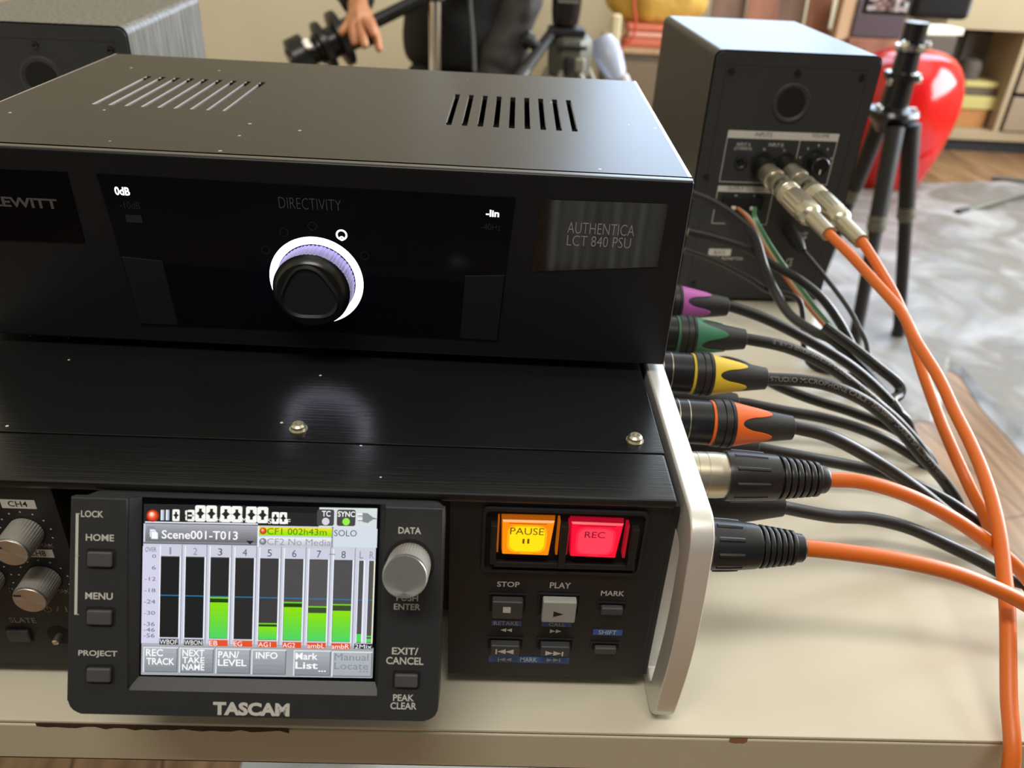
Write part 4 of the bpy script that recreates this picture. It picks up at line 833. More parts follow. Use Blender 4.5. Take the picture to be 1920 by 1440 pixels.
mic_cable(132, 'ring_yellow', -.25, g + DOWN((200, 128, -22), 6, -3), 'black microphone cable with yellow toothed boot', [('STUDIO MICROPHONE CABLE - 2x0.50mm\u00b2 DOUBLE SHIELDED A/S GmbH', 3, 2.3, False, -.15)])
g = [(91, 90, 62), (114, 90, 50), (140, 91, 33), (163, 92, 16), (182, 90, 5), (196, 88, -9)]
mic_cable(90, 'ring_orange', .1, g + DOWN((204, 86, -24), 6, -3), 'black microphone cable with bright orange toothed boot, just behind the silver connector', [('A/S GmbH', 86, 2.7, True, -.1)])

def orange_cable(name, P0, P1, prof, path, label, cat, ripple=None, connector='plug', n=40, r_=3.05, rid=None, grp='orange cables'):
    r = root(name, label, cat, tuple(P0), grp); P0, P1 = Vector(P0), Vector(P1); d = (P1-P0).normalized()
    b = MB(); b.lathe(P0, P1, prof, 'connector_black', n, ripple=ripple); part(connector, b, r)
    if rid:
        b = MB(); d_, u, w = axframe(P0, P1)
        for t in ring_pts(10):
            c0 = P0 + d*rid[0] + u*(rid[2]*math.cos(t)) + w*(rid[2]*math.sin(t)); c1 = P0 + d*rid[1] + u*(rid[3]*math.cos(t)) + w*(rid[3]*math.sin(t)); b.tube([c0, (c0+c1)/2 + (u*math.cos(t)+w*math.sin(t))*.1, c1], 1.0, 'connector_black', 8, 4)
        part('grip', b, r)
    b = MB(); b.tube([P1 - d*3, P1 + d*2] + path, r_, 'cable_orange', 14, 8); part('cable', b, r)
    return r
def ribs(s0, s1, r0, r1, n):
    out = []
    for i in range(n):
        a = s0 + (s1-s0)*i/n; st = (s1-s0)/n; rr = r0 + (r1-r0)*i/n; out += [(a, rr-1.4), (a+st*.3, rr-1.4), (a+st*.32, rr-.2), (a+st*.45, rr), (a+st*.85, rr-.1), (a+st*.97, rr-.3)]
    return out
nk = 'nickel'
orange_cable('orange_microphone_cable', (4, 52, 68.3), (74, 52, 67.6), [(0, 9.1, nk), (16, 9.1, nk), (16.1, 8.9, nk), (16.5, 8.9, nk), (16.6, 9.15, nk), (20, 9.15, nk), (20.1, 8.95, nk), (20.6, 8.95, nk), (20.7, 9.2, nk), (25, 9.2, nk), (26, 9.1, nk), (28.4, 8.9, None), (28.5, 9.9), (30, 10.1), (34, 10.1), (44, 9.5), (49, 9.1), (49.3, 8.6)] + ribs(49.5, 66, 8.7, 6.8, 6) + [(66, 5.4), (66.4, 5.9), (69, 5.5), (70, 4.6), (70.1, 3.0)],
             [(89, 52, 67), (109, 52, 61), (131, 52, 50), (150, 51, 38), (166, 50, 26), (180, 48, 12), (190, 46, -4)] + DOWN((197, 44, -20), 6, -2), 'orange cable on silver and black connector, plugged in beside the rail', 'microphone cable', rid=(31, 44, 9.6, 8.9))
orange_cable('orange_microphone_cable', (-6, 12, 68.0), (52, 12, 67.2), [(16.8, 4), (23, 4), (23.1, 8.9), (24, 9.0), (34, 8.6), (40, 8.0), (41, 7.6)] + ribs(41, 54, 7.8, 6.0, 6) + [(54, 4.8), (54.4, 5.3), (57, 5.0), (57.8, 4.2), (58, 3.0)],
             [(66, 12, 66), (87, 12, 63), (108, 12, 58), (126, 12, 51), (142, 12, 43), (160, 11, 31), (178, 9, 15), (190, 6, -4)] + DOWN((198, 4, -22), 6, 0), 'orange cable on the all-black connector nearest the camera', 'microphone cable', rid=(25, 34, 8.6, 8.1))
def jackprof(L):
    kb = 'knob_black'; F = [(0, 8.2, kb), (.08, 8.0, kb), (.081, 6.7, 'steel'), (.15, 6.8, 'steel'), (.16, 7.3, nk), (.2, 7.3, nk), (.205, 6.3, 'steel'), (.27, 6.8, nk), (.28, 7.3, nk), (.32, 7.2, nk), (.325, 5.8, kb), (.355, 5.8, kb), (.36, 7.4, nk), (.40, 7.7, nk)]
    for t in (.41, .44, .47): F += [(t, 7.7, nk), (t+.005, 7.35, nk), (t+.015, 7.35, nk), (t+.02, 7.8, nk)]
    F += [(.51, 7.8, nk, 1), (.67, 7.8, nk, 1), (.675, 7.9, nk), (.74, 7.7, nk), (.76, 6.6, nk), (.775, 5.2, nk), (.995, 4.8, nk), (1.0, 3.4, nk)]
    return [(q[0]*L,) + q[1:] for q in F]
for sock, end, path, label in (((125.0, 360.2, 104), (144, 268, 91), [(151, 247, 86), (159, 225, 79), (164, 198, 74), (163, 172, 69), (164.5, 146, 63), (164, 123, 57), (162.5, 104, 54), (160, 85, 51), (157, 68, 47.5), (153, 51, 43), (149, 36, 37), (144, 19, 30), (136, -7, 15), (131.5, -27, 0), (131, -36, -40), (133, -40, -200), (136, -40, -500), (140, -20, FLOOR+30), (160, 30, FLOOR+5), (230, 80, FLOOR+5)], 'orange patch lead with silver jack, hanging in front over the table edge'),
                               ((141.3, 361.6, 105), (164, 265, 88), [(170.5, 246, 78), (176, 229, 68), (178.5, 207, 57), (178, 187, 48), (176.5, 168, 42), (176, 151, 36), (175, 132, 31), (178, 112, 21), (190, 102, 2)] + DOWN((199, 98, -16), 6, -2), 'orange patch lead with silver jack, right-hand socket, running behind the black cables')):
    L = (Vector(end)-Vector(sock)).length
    orange_cable('orange_patch_lead', sock, end, jackprof(L), path, label, 'patch lead', ripple=(18, .025), connector='jack_plug', n=72, r_=3.0, grp='orange patch leads')

# lower row of black connectors and their cables
for y, pts, label in ((196, [(73, 204, 35), (85, 200, 34), (104, 194, 26), (124, 190, 20), (150, 186, 14), (176, 180, 6), (196, 174, -8)], 'black cable low down under the green-booted one'),
                      (158, [(76, 160, 34), (98, 162, 29), (122, 164, 24), (146, 162, 18), (168, 158, 9), (190, 152, -5)], 'black cable low down under the yellow-booted one'),
                      (118, [(78, 119, 33), (99, 121, 28), (122, 124, 22), (144, 124, 17), (163, 118, 12), (180, 112, 5), (194, 108, -6)], 'black cable low down under the orange-booted one'),
                      (74, [(76, 76, 32), (96, 78, 27), (116, 82, 23), (136, 82, 18), (158, 78, 10), (176, 70, 4.5), (192, 64, -6)], 'black cable low down under the silver connector')):
    r = root('lower_cable', label, 'cable', (6, y, 36), 'black cables of the lower socket row'); b = MB(); P0 = Vector((6, y, 36.5)); P1 = Vector((70, y+1, 35))
    b.lathe(P0, P1, [(5, 3.6), (22, 3.6), (22.1, 9.7), (30, 10), (38, 9.8), (50, 7.6), (64, 5.0), (65, 3)], 'boot_black', 32); part('plug', b, r)
    b = MB(); e = pts[-1]; b.tube([P1 - Vector((3, 0, 0))] + pts + DOWN((e[0]+7, e[1]-3, e[2]-14), 6, -3), 3.0, 'cable_black', 12, 8); part('cable', b, r)

# thin leads round the right-hand speaker
def lead(name, cat, label, pts, r, m, extra=None, n=10):
    b = MB(); b.tube(pts, r, m, n, 8)
    if extra: extra(b)
    return solo(name, b, label, cat, tuple(pts[0]), 'thin leads behind the speaker')
def plug_extra(b):
    q0, q1 = Vector(((152.4, 357.0, 60.8))), Vector(((158.2, 335.0, 53.1))); b.lathe(q0, q1, [(0, 5.2), ((q1-q0).length*.6, 5.0), ((q1-q0).length, 2.2)], 'rubber_black', 18)
lead('power_lead', 'power lead', 'thin black power lead with barrel plug in the speaker rear', [((157.9, 338.0, 53.5)), ((172.0, 318.0, 40.4)), ((183.9, 300.0, 27.8)), ((190.3, 288.0, 17.8)), ((193.4, 276.0, 10.0)), (192, 262, -6), (196, 258, -60), (200, 250, -400), (205, 250, FLOOR+4), (260, 250, FLOOR+4)], 1.7, 'rubber_black', plug_extra)
sw = root('speaker_wire', 'flat speaker wire with copper and green conductors fanning from the terminals', 'speaker wire', ((109.9, 353.0, 77.2)), 'thin leads behind the speaker')
pth = [((120.9, 344.0, 71.5)), ((131.3, 332.0, 56.8)), ((146.0, 318.0, 40.1)), ((163.2, 300.0, 22.8)), ((177.8, 285.0, 10.6)), ((185.9, 277.0, 4.1)), (190, 268, -10), (195, 266, -120), (200, 262, -500), (210, 262, FLOOR+4), (280, 280, FLOOR+4)]
for m, off, q in (('copper', -2.6, ((110.7, 353.0, 76.8))), ('clear_jacket', -.9, ((111.5, 353.0, 76.5))), ('clear_green', .9, ((122.8, 353.0, 77.4))), ('clear_green', 2.5, ((124.0, 353.0, 77.4)))):
    b = MB(); b.tube([q] + [(p[0]+off*.9, p[1], p[2]+off*.35) for p in pth], .95, m, 8, 8); part('conductor', b, sw, m.replace('clear_', '') + ' strand')
lead('black_lead', 'cable', 'thick black lead sloping past the speaker terminals into the cable bundle', [((60.7, 330.0, 96.3)), ((83.6, 325.0, 89.4)), ((99.0, 320.0, 81.9)), ((112.2, 312.0, 72.3)), ((119.9, 300.0, 54.7)), ((127.5, 290.0, 41.3)), ((136.0, 276.0, 31.2)), ((148.5, 262.0, 26.8)), ((159.8, 250.0, 24.8)), (186, 238, 4), (198, 232, -16), (203, 228, -80), (206, 226, -400), (212, 226, FLOOR+5), (280, 240, FLOOR+5)], 3.2, 'cable_black')
lead('grey_lead', 'cable', 'grey-sheened lead curving low behind the speaker wire', [((69.7, 318.0, 70.4)), ((88.0, 316.0, 67.4)), ((110.7, 312.0, 62.0)), ((129.6, 304.0, 53.4)), ((142.7, 296.0, 48.9)), ((156.9, 286.0, 40.9)), ((168.3, 276.0, 29.1)), ((178.2, 266.0, 14.8)), (193, 252, -8), (199, 250, -80), (202, 248, -400), (208, 248, FLOOR+5), (270, 262, FLOOR+5)], 3.0, 'cable_black')
lead('thin_black_lead', 'cable', 'slender black lead crossing the lower speaker back below the white sticker', [((67.8, 312.0, 59.7)), ((88.6, 308.0, 54.5)), ((112.6, 302.0, 44.9)), ((125.0, 296.0, 39.2)), ((144.3, 286.0, 36.5)), (150, 262, 4), (176, 246, 3), (192, 236, -10), (198, 232, -60), (204, 228, -400), (210, 228, FLOOR+4), (300, 220, FLOOR+4)], 1.9, 'cable_black')
lead('looped_lead', 'cable', 'black cable bent into a rounded loop beside the bundle', [((146.6, 246.0, 38.9)), ((164.6, 238.0, 28.9)), ((179.1, 230.0, 20.4)), ((189.2, 225.0, 14.5)), ((193.1, 222.0, 10.7)), ((191.4, 218.0, 7.3)), ((184.7, 212.0, 7.0)), (187, 206, 3), (196, 200, -12), (196, 184, -80), (200, 180, -400), (206, 180, FLOOR+5), (270, 170, FLOOR+5)], 3.3, 'cable_black')
# ================================================================== room
X0, X1, Y0, Y1, ZC = -2600.0, 3200.0, -2600.0, 4000.0, 2500.0
b = MB(); b.span((X0-100, Y0-100, FLOOR-60), (X1+100, Y1+100, FLOOR), 'floor_boards'); struct('floor', b)
b = MB(); b.span((X0-100, Y0-100, ZC), (X1+100, Y1+100, ZC+60), 'ceiling_paint'); struct('ceiling', b)
def wall_y(name, y0, y1, hole=None, m='wall_paint'):
    b = MB()
    if not hole: b.span((X0-100, y0, FLOOR), (X1+100, y1, ZC), m)
    else:
        x0, x1, z0, z1 = hole
        for lo, hi in (((X0-100, y0, FLOOR), (x0, y1, ZC)), ((x1, y0, FLOOR), (X1+100, y1, ZC)), ((x0, y0, FLOOR), (x1, y1, z0)), ((x0, y0, z1), (x1, y1, ZC))): b.span(lo, hi, 'wall_paint')
    struct(name, b)
wall_y('wall_back', Y1, Y1+90, (420, 2700, 320, 2240)); wall_y('wall_front', Y0-90, Y0, None, 'dimmed_paint')
b = MB(); b.span((X0-90, Y0, FLOOR), (X0, Y1, ZC), 'wall_paint'); struct('wall_left', b)
b = MB(); y0, y1, z0, z1 = 400, 3100, 50, 1630
for lo, hi in (((X1, Y0, FLOOR), (X1+90, y0, ZC)), ((X1, y1, FLOOR), (X1+90, Y1, ZC)), ((X1, y0, FLOOR), (X1+90, y1, z0)), ((X1, y0, z1), (X1+90, y1, ZC))): b.span(lo, hi, 'wall_paint')
struct('wall_right', b)
b = MB()
for a in (420, 1167, 1913, 2660): b.span((a, Y1+20, 320), (a+40, Y1+70, 2240), 'white_metal', 3)
for z in (320, 1260, 2200): b.span((420, Y1+20, z), (2700, Y1+70, z+40), 'white_metal', 3)
struct('window_1', b)
b = MB()
for a in (400, 1287, 2173, 3060): b.span((X1+20, a, 50), (X1+70, a+40, 1630), 'white_metal', 3)
for z in (50, 1590): b.span((X1+20, 400, z), (X1+70, 3100, z+40), 'white_metal', 3)
struct('window_2', b)
cl = MB(); cl.span((-1000, -1100, ZC-60), (400, -700, ZC-.5), 'white_metal', 4); o = solo('added_fill_lamp', cl, 'unseen flat white ceiling lamp added as front fill', 'ceiling lamp', (-300, -900, ZC-60))
# curtain behind the camera, seen mirrored in the model plate
b = MB(); vs = []; n = 60
for i in range(n+1):
    x = 30 + 330*i/n
    for z in (FLOOR+8, 1500): vs.append((x, -1900 + 26*math.sin(i*.95) + 9*math.sin(i*2.3), z))
b.raw(vs, [[2*i, 2*i+2, 2*i+3, 2*i+1] for i in range(n)], 'curtain_cloth'); b.cyl((-20, -1900, 1512), (420, -1900, 1512), 12, 'white_metal')
solo('curtain', b, 'pale grey pleated curtain mirrored in the model plate', 'curtain', (200, -1900, FLOOR))

# plastic sheet on the floor
near = [((660.5, 1357.6, -719.0)), ((803.8, 1279.9, -719.0)), ((913.4, 1309.9, -719.0)), ((943.3, 1303.2, -719.0)), ((1001.1, 1379.6, -719.0)), ((1097.8, 1550.9, -719.0)), ((1114.5, 1520.8, -719.0)), ((1091.1, 1369.5, -719.0)), ((1090.0, 1196.4, -719.0)), ((1092.1, 1053.5, -719.0))]
far = [((871.0, 2503.7, -719.0)), ((1082.3, 2693.5, -719.0)), ((1263.7, 2867.9, -719.0)), ((1413.9, 2985.8, -719.0)), ((1553.3, 3059.6, -719.0)), ((1709.3, 3109.6, -719.0)), ((1890.9, 3156.8, -719.0)), ((2065.0, 3181.6, -719.0)), ((2288.4, 3206.1, -719.0)), ((2604.2, 3221.5, -719.0))]
b = MB(); vs = []; NI, NJ = 120, 120
def lerpl(L, t):
    t *= len(L)-1; i = min(int(t), len(L)-2); return Vector(L[i]).lerp(Vector(L[i+1]), t-i)
for i in range(NI+1):
    for j in range(NJ+1):
        p = lerpl(near, i/NI).lerp(lerpl(far, i/NI), j/NJ); e = min(1, j/4)
        h = noise.noise(Vector((p.x/170, p.y/240, 0))) + .7*noise.noise(Vector((p.x/75 + p.y/160, p.y/150, 3))) + .12*noise.noise(Vector((p.x/28, p.y/40, 9)))
        vs.append((p.x, p.y, FLOOR + 1.5 + e*max(0, 9 + 11*h)))
b.raw(vs, [[i*(NJ+1)+j, (i+1)*(NJ+1)+j, (i+1)*(NJ+1)+j+1, i*(NJ+1)+j+1] for i in range(NI) for j in range(NJ)], 'plastic_sheet')
solo('plastic_sheet', b, 'crinkled whitish plastic dust sheet spread over the floor', 'plastic sheet', (1300, 2000, FLOOR), smooth=60)

# ---- mic stand foot at the right edge
b = MB(); q = ((1709.7, 2748.0, -706.0)); e = ((2090.2, 2977.3, -690.0)); b.tube([q, ((q[0]+e[0])/2, (q[1]+e[1])/2, -698), e, (e[0]+260, e[1]+60, -668)], 11, 'tripod_grey', 12, 6)
st_ = root('microphone_stand', 'grey stand leg with black rubber tip on the plastic sheet, right edge', 'stand', (e[0]+260, e[1]+60, FLOOR))
part('leg', b, st_)
b = MB(); v = (Vector(q)-Vector(e)).normalized(); b.lathe(Vector(q)+v*22, Vector(q)-v*46, [(0, 10), (6, 15), (40, 15), (68, 12)], 'rubber_black', 18); part('rubber_tip', b, st_)
b = MB(); ce = Vector((e[0]+260, e[1]+60, -668)); b.cyl(ce + Vector((0, 0, -30)), ce + Vector((0, 0, 900)), 11, 'tripod_grey'); part('pole', b, st_)
for an in (20, 140):
    b = MB(); f = ce + Vector((330*math.cos(math.radians(an)), 330*math.sin(math.radians(an)), -43)); b.tube([ce, (ce+f)/2, f], 9, 'tripod_grey', 10, 3); part('leg', b, st_)

# ---- red container
rb_ = ((1560.9, 3077.7, -720.0)); rb_ = (rb_[0], rb_[1]+60, FLOOR)
b = MB(); prof = [(0, 136), (4, 144), (60, 164), (160, 190), (260, 208), (330, 214), (390, 206), (440, 190), (475, 168), (500, 140), (516, 104), (522, 60), (524, 20)]
b.lathe(rb_, (rb_[0], rb_[1], 0), prof, 'red_gloss', 56, ref=(0, 1, 0))
solo('red_container', b, 'tall glossy red urn-shaped container standing behind the camera tripod', 'container', rb_, smooth=60)

# ---- still camera on the small tripod, right
cx, cy = 868.0, 1750.0
tr = root('camera_tripod', 'black tripod with chrome collars and camera, standing before the red container', 'tripod', (cx, cy, FLOOR))
def P(x, y, z): return (cx+x, cy+y, z)
b = MB(); b.lathe(P(0, 0, -190), P(0, 0, 60), [(0, 26), (20, 40), (34, 58), (44, 62), (52, 58), (60, 32), (118, 30), (119, 40), (134, 40), (135, 28), (176, 26), (178, 33), (192, 33), (194, 26), (240, 26)], 'tripod_gloss', 28)
part('centre_column', b, tr)
for z0_, z1_, r_ in ((-158, -128, 54), (-72, -60, 37), (-12, 0, 33)):
    b = MB(); b.lathe(P(0, 0, z0_), P(0, 0, z1_), [(0, r_-4), (4, r_), (14, r_), (18, r_-6)], 'chrome', 32); part('chrome_collar', b, tr, 'bright chrome collar')
for hx, hy, z in ((-50, -20, -136), (50, -30, -138), (-38, -20, -78), (38, -16, -70), (-30, -30, 4), (36, -16, 2)):
    b = MB(); b.lathe(P(hx*.55, hy*.55, z), P(hx*1.1, hy*1.1, z+4), [(0, 8), (16, 9), (20, 6)], 'chrome', 18); part('lock_knob', b, tr, 'small chrome knob')
for tx, ty in ((((1034.4, 1707.2, -716.0))[0]-cx, ((1034.4, 1707.2, -716.0))[1]-cy), (((839.3, 1534.9, -716.0))[0]-cx, ((839.3, 1534.9, -716.0))[1]-cy), (((883.3, 1955.3, -716.0))[0]-cx, ((883.3, 1955.3, -716.0))[1]-cy)):
    f = Vector((tx, ty, 0)); d0 = f.normalized(); top = Vector(P(d0.x*50, d0.y*50, -168)); ft_ = Vector(P(tx, ty, FLOOR+12)); k = top.lerp(ft_, .36)
    b = MB(); b.cyl(top, k, 21, 'tripod_black', 20, 16); b.lathe(k, k + (ft_-k).normalized()*36, [(0, 22), (10, 22), (11, 19), (14, 19), (15, 22), (26, 22), (36, 18)], 'tripod_grey', 18); b.cyl(k, ft_, 17, 'tripod_black', 15, 14)
    o = part('leg', b, tr); b = MB(); b.lathe(ft_ - (ft_-k).normalized()*20, ft_ + Vector((0, 0, -11.5)), [(0, 17), (24, 19), (30, 16)], 'rubber_black', 14); part('rubber_foot', b, o)
cm = root('still_camera', 'black camera with flip-out screen mounted on the chrome-collared tripod', 'camera', P(0, 0, 62), None)
b = MB(); b.span(P(-42, -50, 62), P(88, 40, 170), 'tripod_black', 14, 4); b.span(P(-20, -60, 170), P(40, 30, 205), 'tripod_black', 12, 3); b.cyl(P(20, 40, 118), P(20, 130, 118), 42, 'tripod_gloss', 38, 28)
part('camera_body', b, cm)
b = MB(); b.span(P(-150, -54, 66), P(-48, -44, 150), 'tripod_black', 4, 2); part('flip_screen', b, cm)
b = MB(); Fs = Frame(P(-99, -54.4, 108), (1, 0, 0), (0, 0, 1)); rr = random.Random(4)
for i in range(9):
    for j in range(7):
        c = rr.choice([(226, 222, 224), (210, 190, 186), (150, 120, 112), (96, 84, 84), (190, 150, 140), (60, 54, 56)]); b.poly(Fs, [(-44+i*9.8+.2, -34+j*9.7), (-44+i*9.8+9.6, -34+j*9.7+rr.uniform(-2, 2)), (-44+i*9.8+9.2, -34+j*9.7+9.5), (-44+i*9.8, -34+j*9.7+9.2)], em(c, .9), .1)
part('screen_picture', b, cm, 'mottled pale picture on the flip screen', smooth=0)

# ---- chrome boom stand with counterweights, centre left
bs = root('boom_stand', 'chrome pole stand with black boom arm and stacked disc weights', 'boom stand', (-197, 1690, FLOOR))
b = MB(); b.cyl((-197, 1690, FLOOR+40), (-197, 1690, 700), 12.8, 'chrome', n=24); part('pole', b, bs, 'shiny chrome pole')
for an in (10, 130, 250):
    b = MB(); p = Vector((-197, 1690, FLOOR+60)); f = p + Vector((300*math.cos(math.radians(an)), 300*math.sin(math.radians(an)), -52)); b.tube([p, (p+f)/2 + Vector((0, 0, 10)), f], 10, 'tripod_black', 10, 4); part('leg', b, bs)
A_ = Vector(((-498.9, 1631.3, -79.2))); B_ = Vector(((-185.9, 1766.0, 66.0))); d = (B_-A_).normalized()
b = MB(); b.cyl(A_ + d*150, B_ + d*420, 14.5, 'weight_black', n=20); b.lathe(A_, A_ + d*190, [(0, 28), (60, 26), (64, 32), (150, 34), (156, 40), (186, 40), (190, 30)], 'weight_black', 30); part('boom_arm', b, bs)
b = MB(); q = B_.lerp(A_, .02); q = Vector((-197, 1690, A_.z + (B_.z-A_.z)*((-197-A_.x)/(B_.x-A_.x)))); b.lathe(q - Vector((0, 0, 12)), q + Vector((0, 0, 24)), [(0, 18), (4, 22), (32, 22), (36, 18)], 'tripod_black', 20); part('clamp', b, bs)
for s, r_, w_ in ((4, 45, 40), (70, 52, 20), (108, 58, 22)):
    b = MB(); c = A_ + d*s; b.lathe(c, c + d*w_, [(0, r_*.8), (2, r_*.96), (4, r_), (w_-4, r_), (w_-2, r_*.96), (w_, r_*.8)], 'weight_black', 40); part('counterweight', b, bs)
for s, k in ((44, 34), (58, -20)):
    b = MB(); c = A_ + d*s + Vector((k*.3, -46, 22)); b.lathe(c, c + Vector((0, -12, 6)), [(0, 8), (8, 9), (12, 6)], 'chrome', 14); part('bolt', b, bs)

# ---- video tripod, centre
vx, vy = 106.0, 1830.0
vt = root('video_tripod', 'grey video tripod with black fluid head and pan handle, centre back', 'tripod', (vx, vy, FLOOR))
def V_(u, v, D=1900): return None
b = MB(); b.lathe((vx-14, vy, -6), (vx-14, vy, 96), [(0, 24), (6, 30), (30, 33), (60, 34), (64, 36), (90, 36), (102, 30)], 'tripod_gloss', 30)
Fv = Frame((vx-14, vy-35.5, 50), (1, 0, 0), (0, 0, 1)); b.span((-22, -3, 0), (24, 3, .5), 'tripod_light', 0, 1, Fv); part('fluid_head', b, vt)
b = MB(); b.span((vx-52, vy-36, -24), (vx+32, vy+36, -8), 'tripod_black', 4, 2); part('mount_plate', b, vt)
b = MB(); b.lathe((vx+2, vy, -114), (vx+2, vy, -24), [(0, 46), (6, 52), (40, 54), (70, 54), (84, 50), (90, 40)], 'tripod_grey', 8, ref=(.38, .92, 0)); b.span((vx-34, vy-56, -48), (vx+36, vy-46, -40), 'tripod_black', 2)
b.span((vx-14, vy-62, -104), (vx+4, vy-44, -64), 'tripod_black', 5); b.box((vx+22, vy-56, -80), (26, 14, 34), 'tripod_light', 8, 3); part('bowl', b, vt)
for tx, ty in ((-330, -260), (360, -240), (30, 420)):
    d0 = Vector((tx, ty, 0)).normalized(); n0 = Vector((-d0.y, d0.x, 0)); ft_ = Vector((vx+2+tx, vy+ty, FLOOR+8))
    b = MB()
    for s in (-1, 1):
        t0 = Vector((vx+2, vy, -98)) + d0*40 + n0*(s*24); b.cyl(t0, t0.lerp(ft_, .55) , 8.5, 'tripod_light', n=14)
    t0 = Vector((vx+2, vy, -98)) + d0*40; k = t0.lerp(ft_, .5); b.box(k, (66, 44, 40), 'tripod_black', 8, 2, rz=math.atan2(n0.y, n0.x)); b.cyl(k, ft_, 10, 'tripod_black', 9); b.lathe(ft_ + Vector((0, 0, 20)), ft_ + Vector((0, 0, -7.5)), [(0, 12), (20, 22), (27, 20)], 'rubber_black', 16)
    part('leg', b, vt)
b = MB(); h0 = Vector(((68.5, 1824.7, -13.3))); h1 = Vector(((-6.4, 1686.9, -90.4))); b.cyl(h0, h1, 13, 'tripod_black', n=16); b.cyl(h1.lerp(h0, .05), h1 + (h1-h0)*1.2, 18, 'rubber_black', 17); kn = h0.lerp(h1, .45); b.lathe(kn, kn + Vector((-42, -6, 26)), [(0, 12), (24, 12), (26, 19), (44, 19), (48, 14)], 'rubber_black', 18); part('pan_handle', b, vt)
# pale bottle hanging beside the video tripod
p0 = Vector(((186.4, 1898.6, -38.2))); p1 = Vector(((232.3, 1844.7, -123.6)))
b = MB(); L = (p1-p0).length; b.lathe(p0, p1, [(0, 10), (4, 26), (L*.25, 34), (L*.5, 33), (L*.8, 27), (L*.92, 22), (L, 14)], 'pale_bottle', 22); bt = root('drinks_bottle', 'pale bluish plastic bottle tucked behind the video tripod', 'bottle', p0[:]); part('bottle_body', b, bt)
b = MB(); dd = (p1-p0).normalized(); b.lathe(p1 - dd*14 + Vector((16, -6, 0)), p1 + dd*8 + Vector((16, -6, 0)), [(0, 12), (20, 12), (22, 9)], 'bottle_cap', 18); part('bottle_cap', b, bt)

# ---- low sideboard with cloths, post, yellow bag
yb_ = 3300.0
def at(t): return Vector(t)
s0 = at(((427.5, 3300.0, -267.9))); s1 = at(((1292.9, 3300.0, -243.4)))
sb = root('sideboard', 'low brown sideboard with pale top behind the right-hand speaker', 'sideboard', ((s0.x+s1.x)/2, yb_+150, FLOOR))
zt = s0.z; b = MB(); b.span((s0.x-20, yb_, FLOOR+46), (s1.x, yb_+420, zt-22), 'cabinet_brown', 3); part('carcass', b, sb)
b = MB(); b.span((s0.x-26, yb_-12, zt-22), (s1.x+10, yb_+430, zt), 'wood_tan', 4); part('top_board', b, sb)
zd = ((520.8, 3300.0, -320.4))[2]; b = MB(); b.span((s0.x, yb_-8, FLOOR+70), (s0.x+330, yb_-.5, zd), 'cabinet_drawer', 3); part('drawer', b, sb)
b = MB(); b.span((s0.x-10, yb_+8, FLOOR+.5), (s1.x, yb_+410, FLOOR+46), 'skirting', 2); part('plinth', b, sb)
z = zt
for i, (m, h, dx, lab) in enumerate((('cloth_red', 34, 0, 'folded terracotta cloth lowest on the sideboard'), ('cloth_pink', 22, 8, 'folded pink cloth between two terracotta ones'), ('cloth_red', 26, 2, 'folded terracotta cloth topmost under the yellow bag'))):
    b = MB(); b.box((s0.x+140+dx, yb_+70, z+h/2+.6), (230, 130, h), m, 10, 3); solo('folded_cloth', b, lab, 'cloth', (s0.x+140, yb_+70, z), 'folded cloths on the sideboard'); z += h+1.2
b = MB(); q = at(((586.5, 3350.0, -113.0))); vs = []; bm = bmesh.new(); bmesh.ops.create_icosphere(bm, subdivisions=4, radius=1)
for v in bm.verts:
    n_ = noise.noise(v.co*2.2)*.14; v.co = Vector((q.x + v.co.x*205*(1+n_), yb_+160 + v.co.y*130*(1+n_), 0)) + Vector((0, 0, z + 2 + max(-.62, v.co.z)*150*(1+n_*.5) + 93))
b.bm(bm, 'yellow_cloth'); bm.free(); solo('yellow_bag', b, 'slumped mustard yellow cloth bag above the pink and terracotta cloths', 'bag', (q.x, yb_+160, z), smooth=80)
c0 = at(((440.7, 3160.0, -79.8))); lead_pts = [(c0.x, 3160, c0.z+120), (c0.x+4, 3160, c0.z), ((462.2, 3160.0, -152.8)), ((457.1, 3160.0, -209.8)), ((413.5, 3160.0, -260.0)), ((407.0, 3160.0, -328.9))]
b = MB(); b.tube(lead_pts, 5, 'cord_red', 8, 8); solo('red_string', b, 'thin red cord dangling in front of the yellow bag', 'string', lead_pts[0])
q0 = at(((382.0, 3100.0, -123.1))); q1 = at(((386.4, 3100.0, -338.5))); b = MB(); b.span((q0.x-22, 3080, FLOOR+.5), (q0.x+16, 3112, q0.z), 'cream_post', 10, 3); ch = root('chair', 'cream chair with dark seat, only its back post showing beside the video tripod', 'chair', (q0.x-150, 3100, FLOOR)); part('back_post', b, ch)
b = MB(); b.span((q0.x-360, 3080, FLOOR+.5), (q0.x-330, 3112, FLOOR+300), 'cream_post', 10, 3); part('leg', b, ch)
b = MB(); b.span((q0.x-362, 2760, FLOOR+300), (q0.x+18, 3112, FLOOR+330), 'cabinet_dark', 8, 3); part('seat', b, ch)
for xx in (q0.x-346, q0.x): b = MB(); b.span((xx-14, 2770, FLOOR+.5), (xx+14, 2798, FLOOR+300), 'cream_post', 8, 3); part('leg', b, ch)
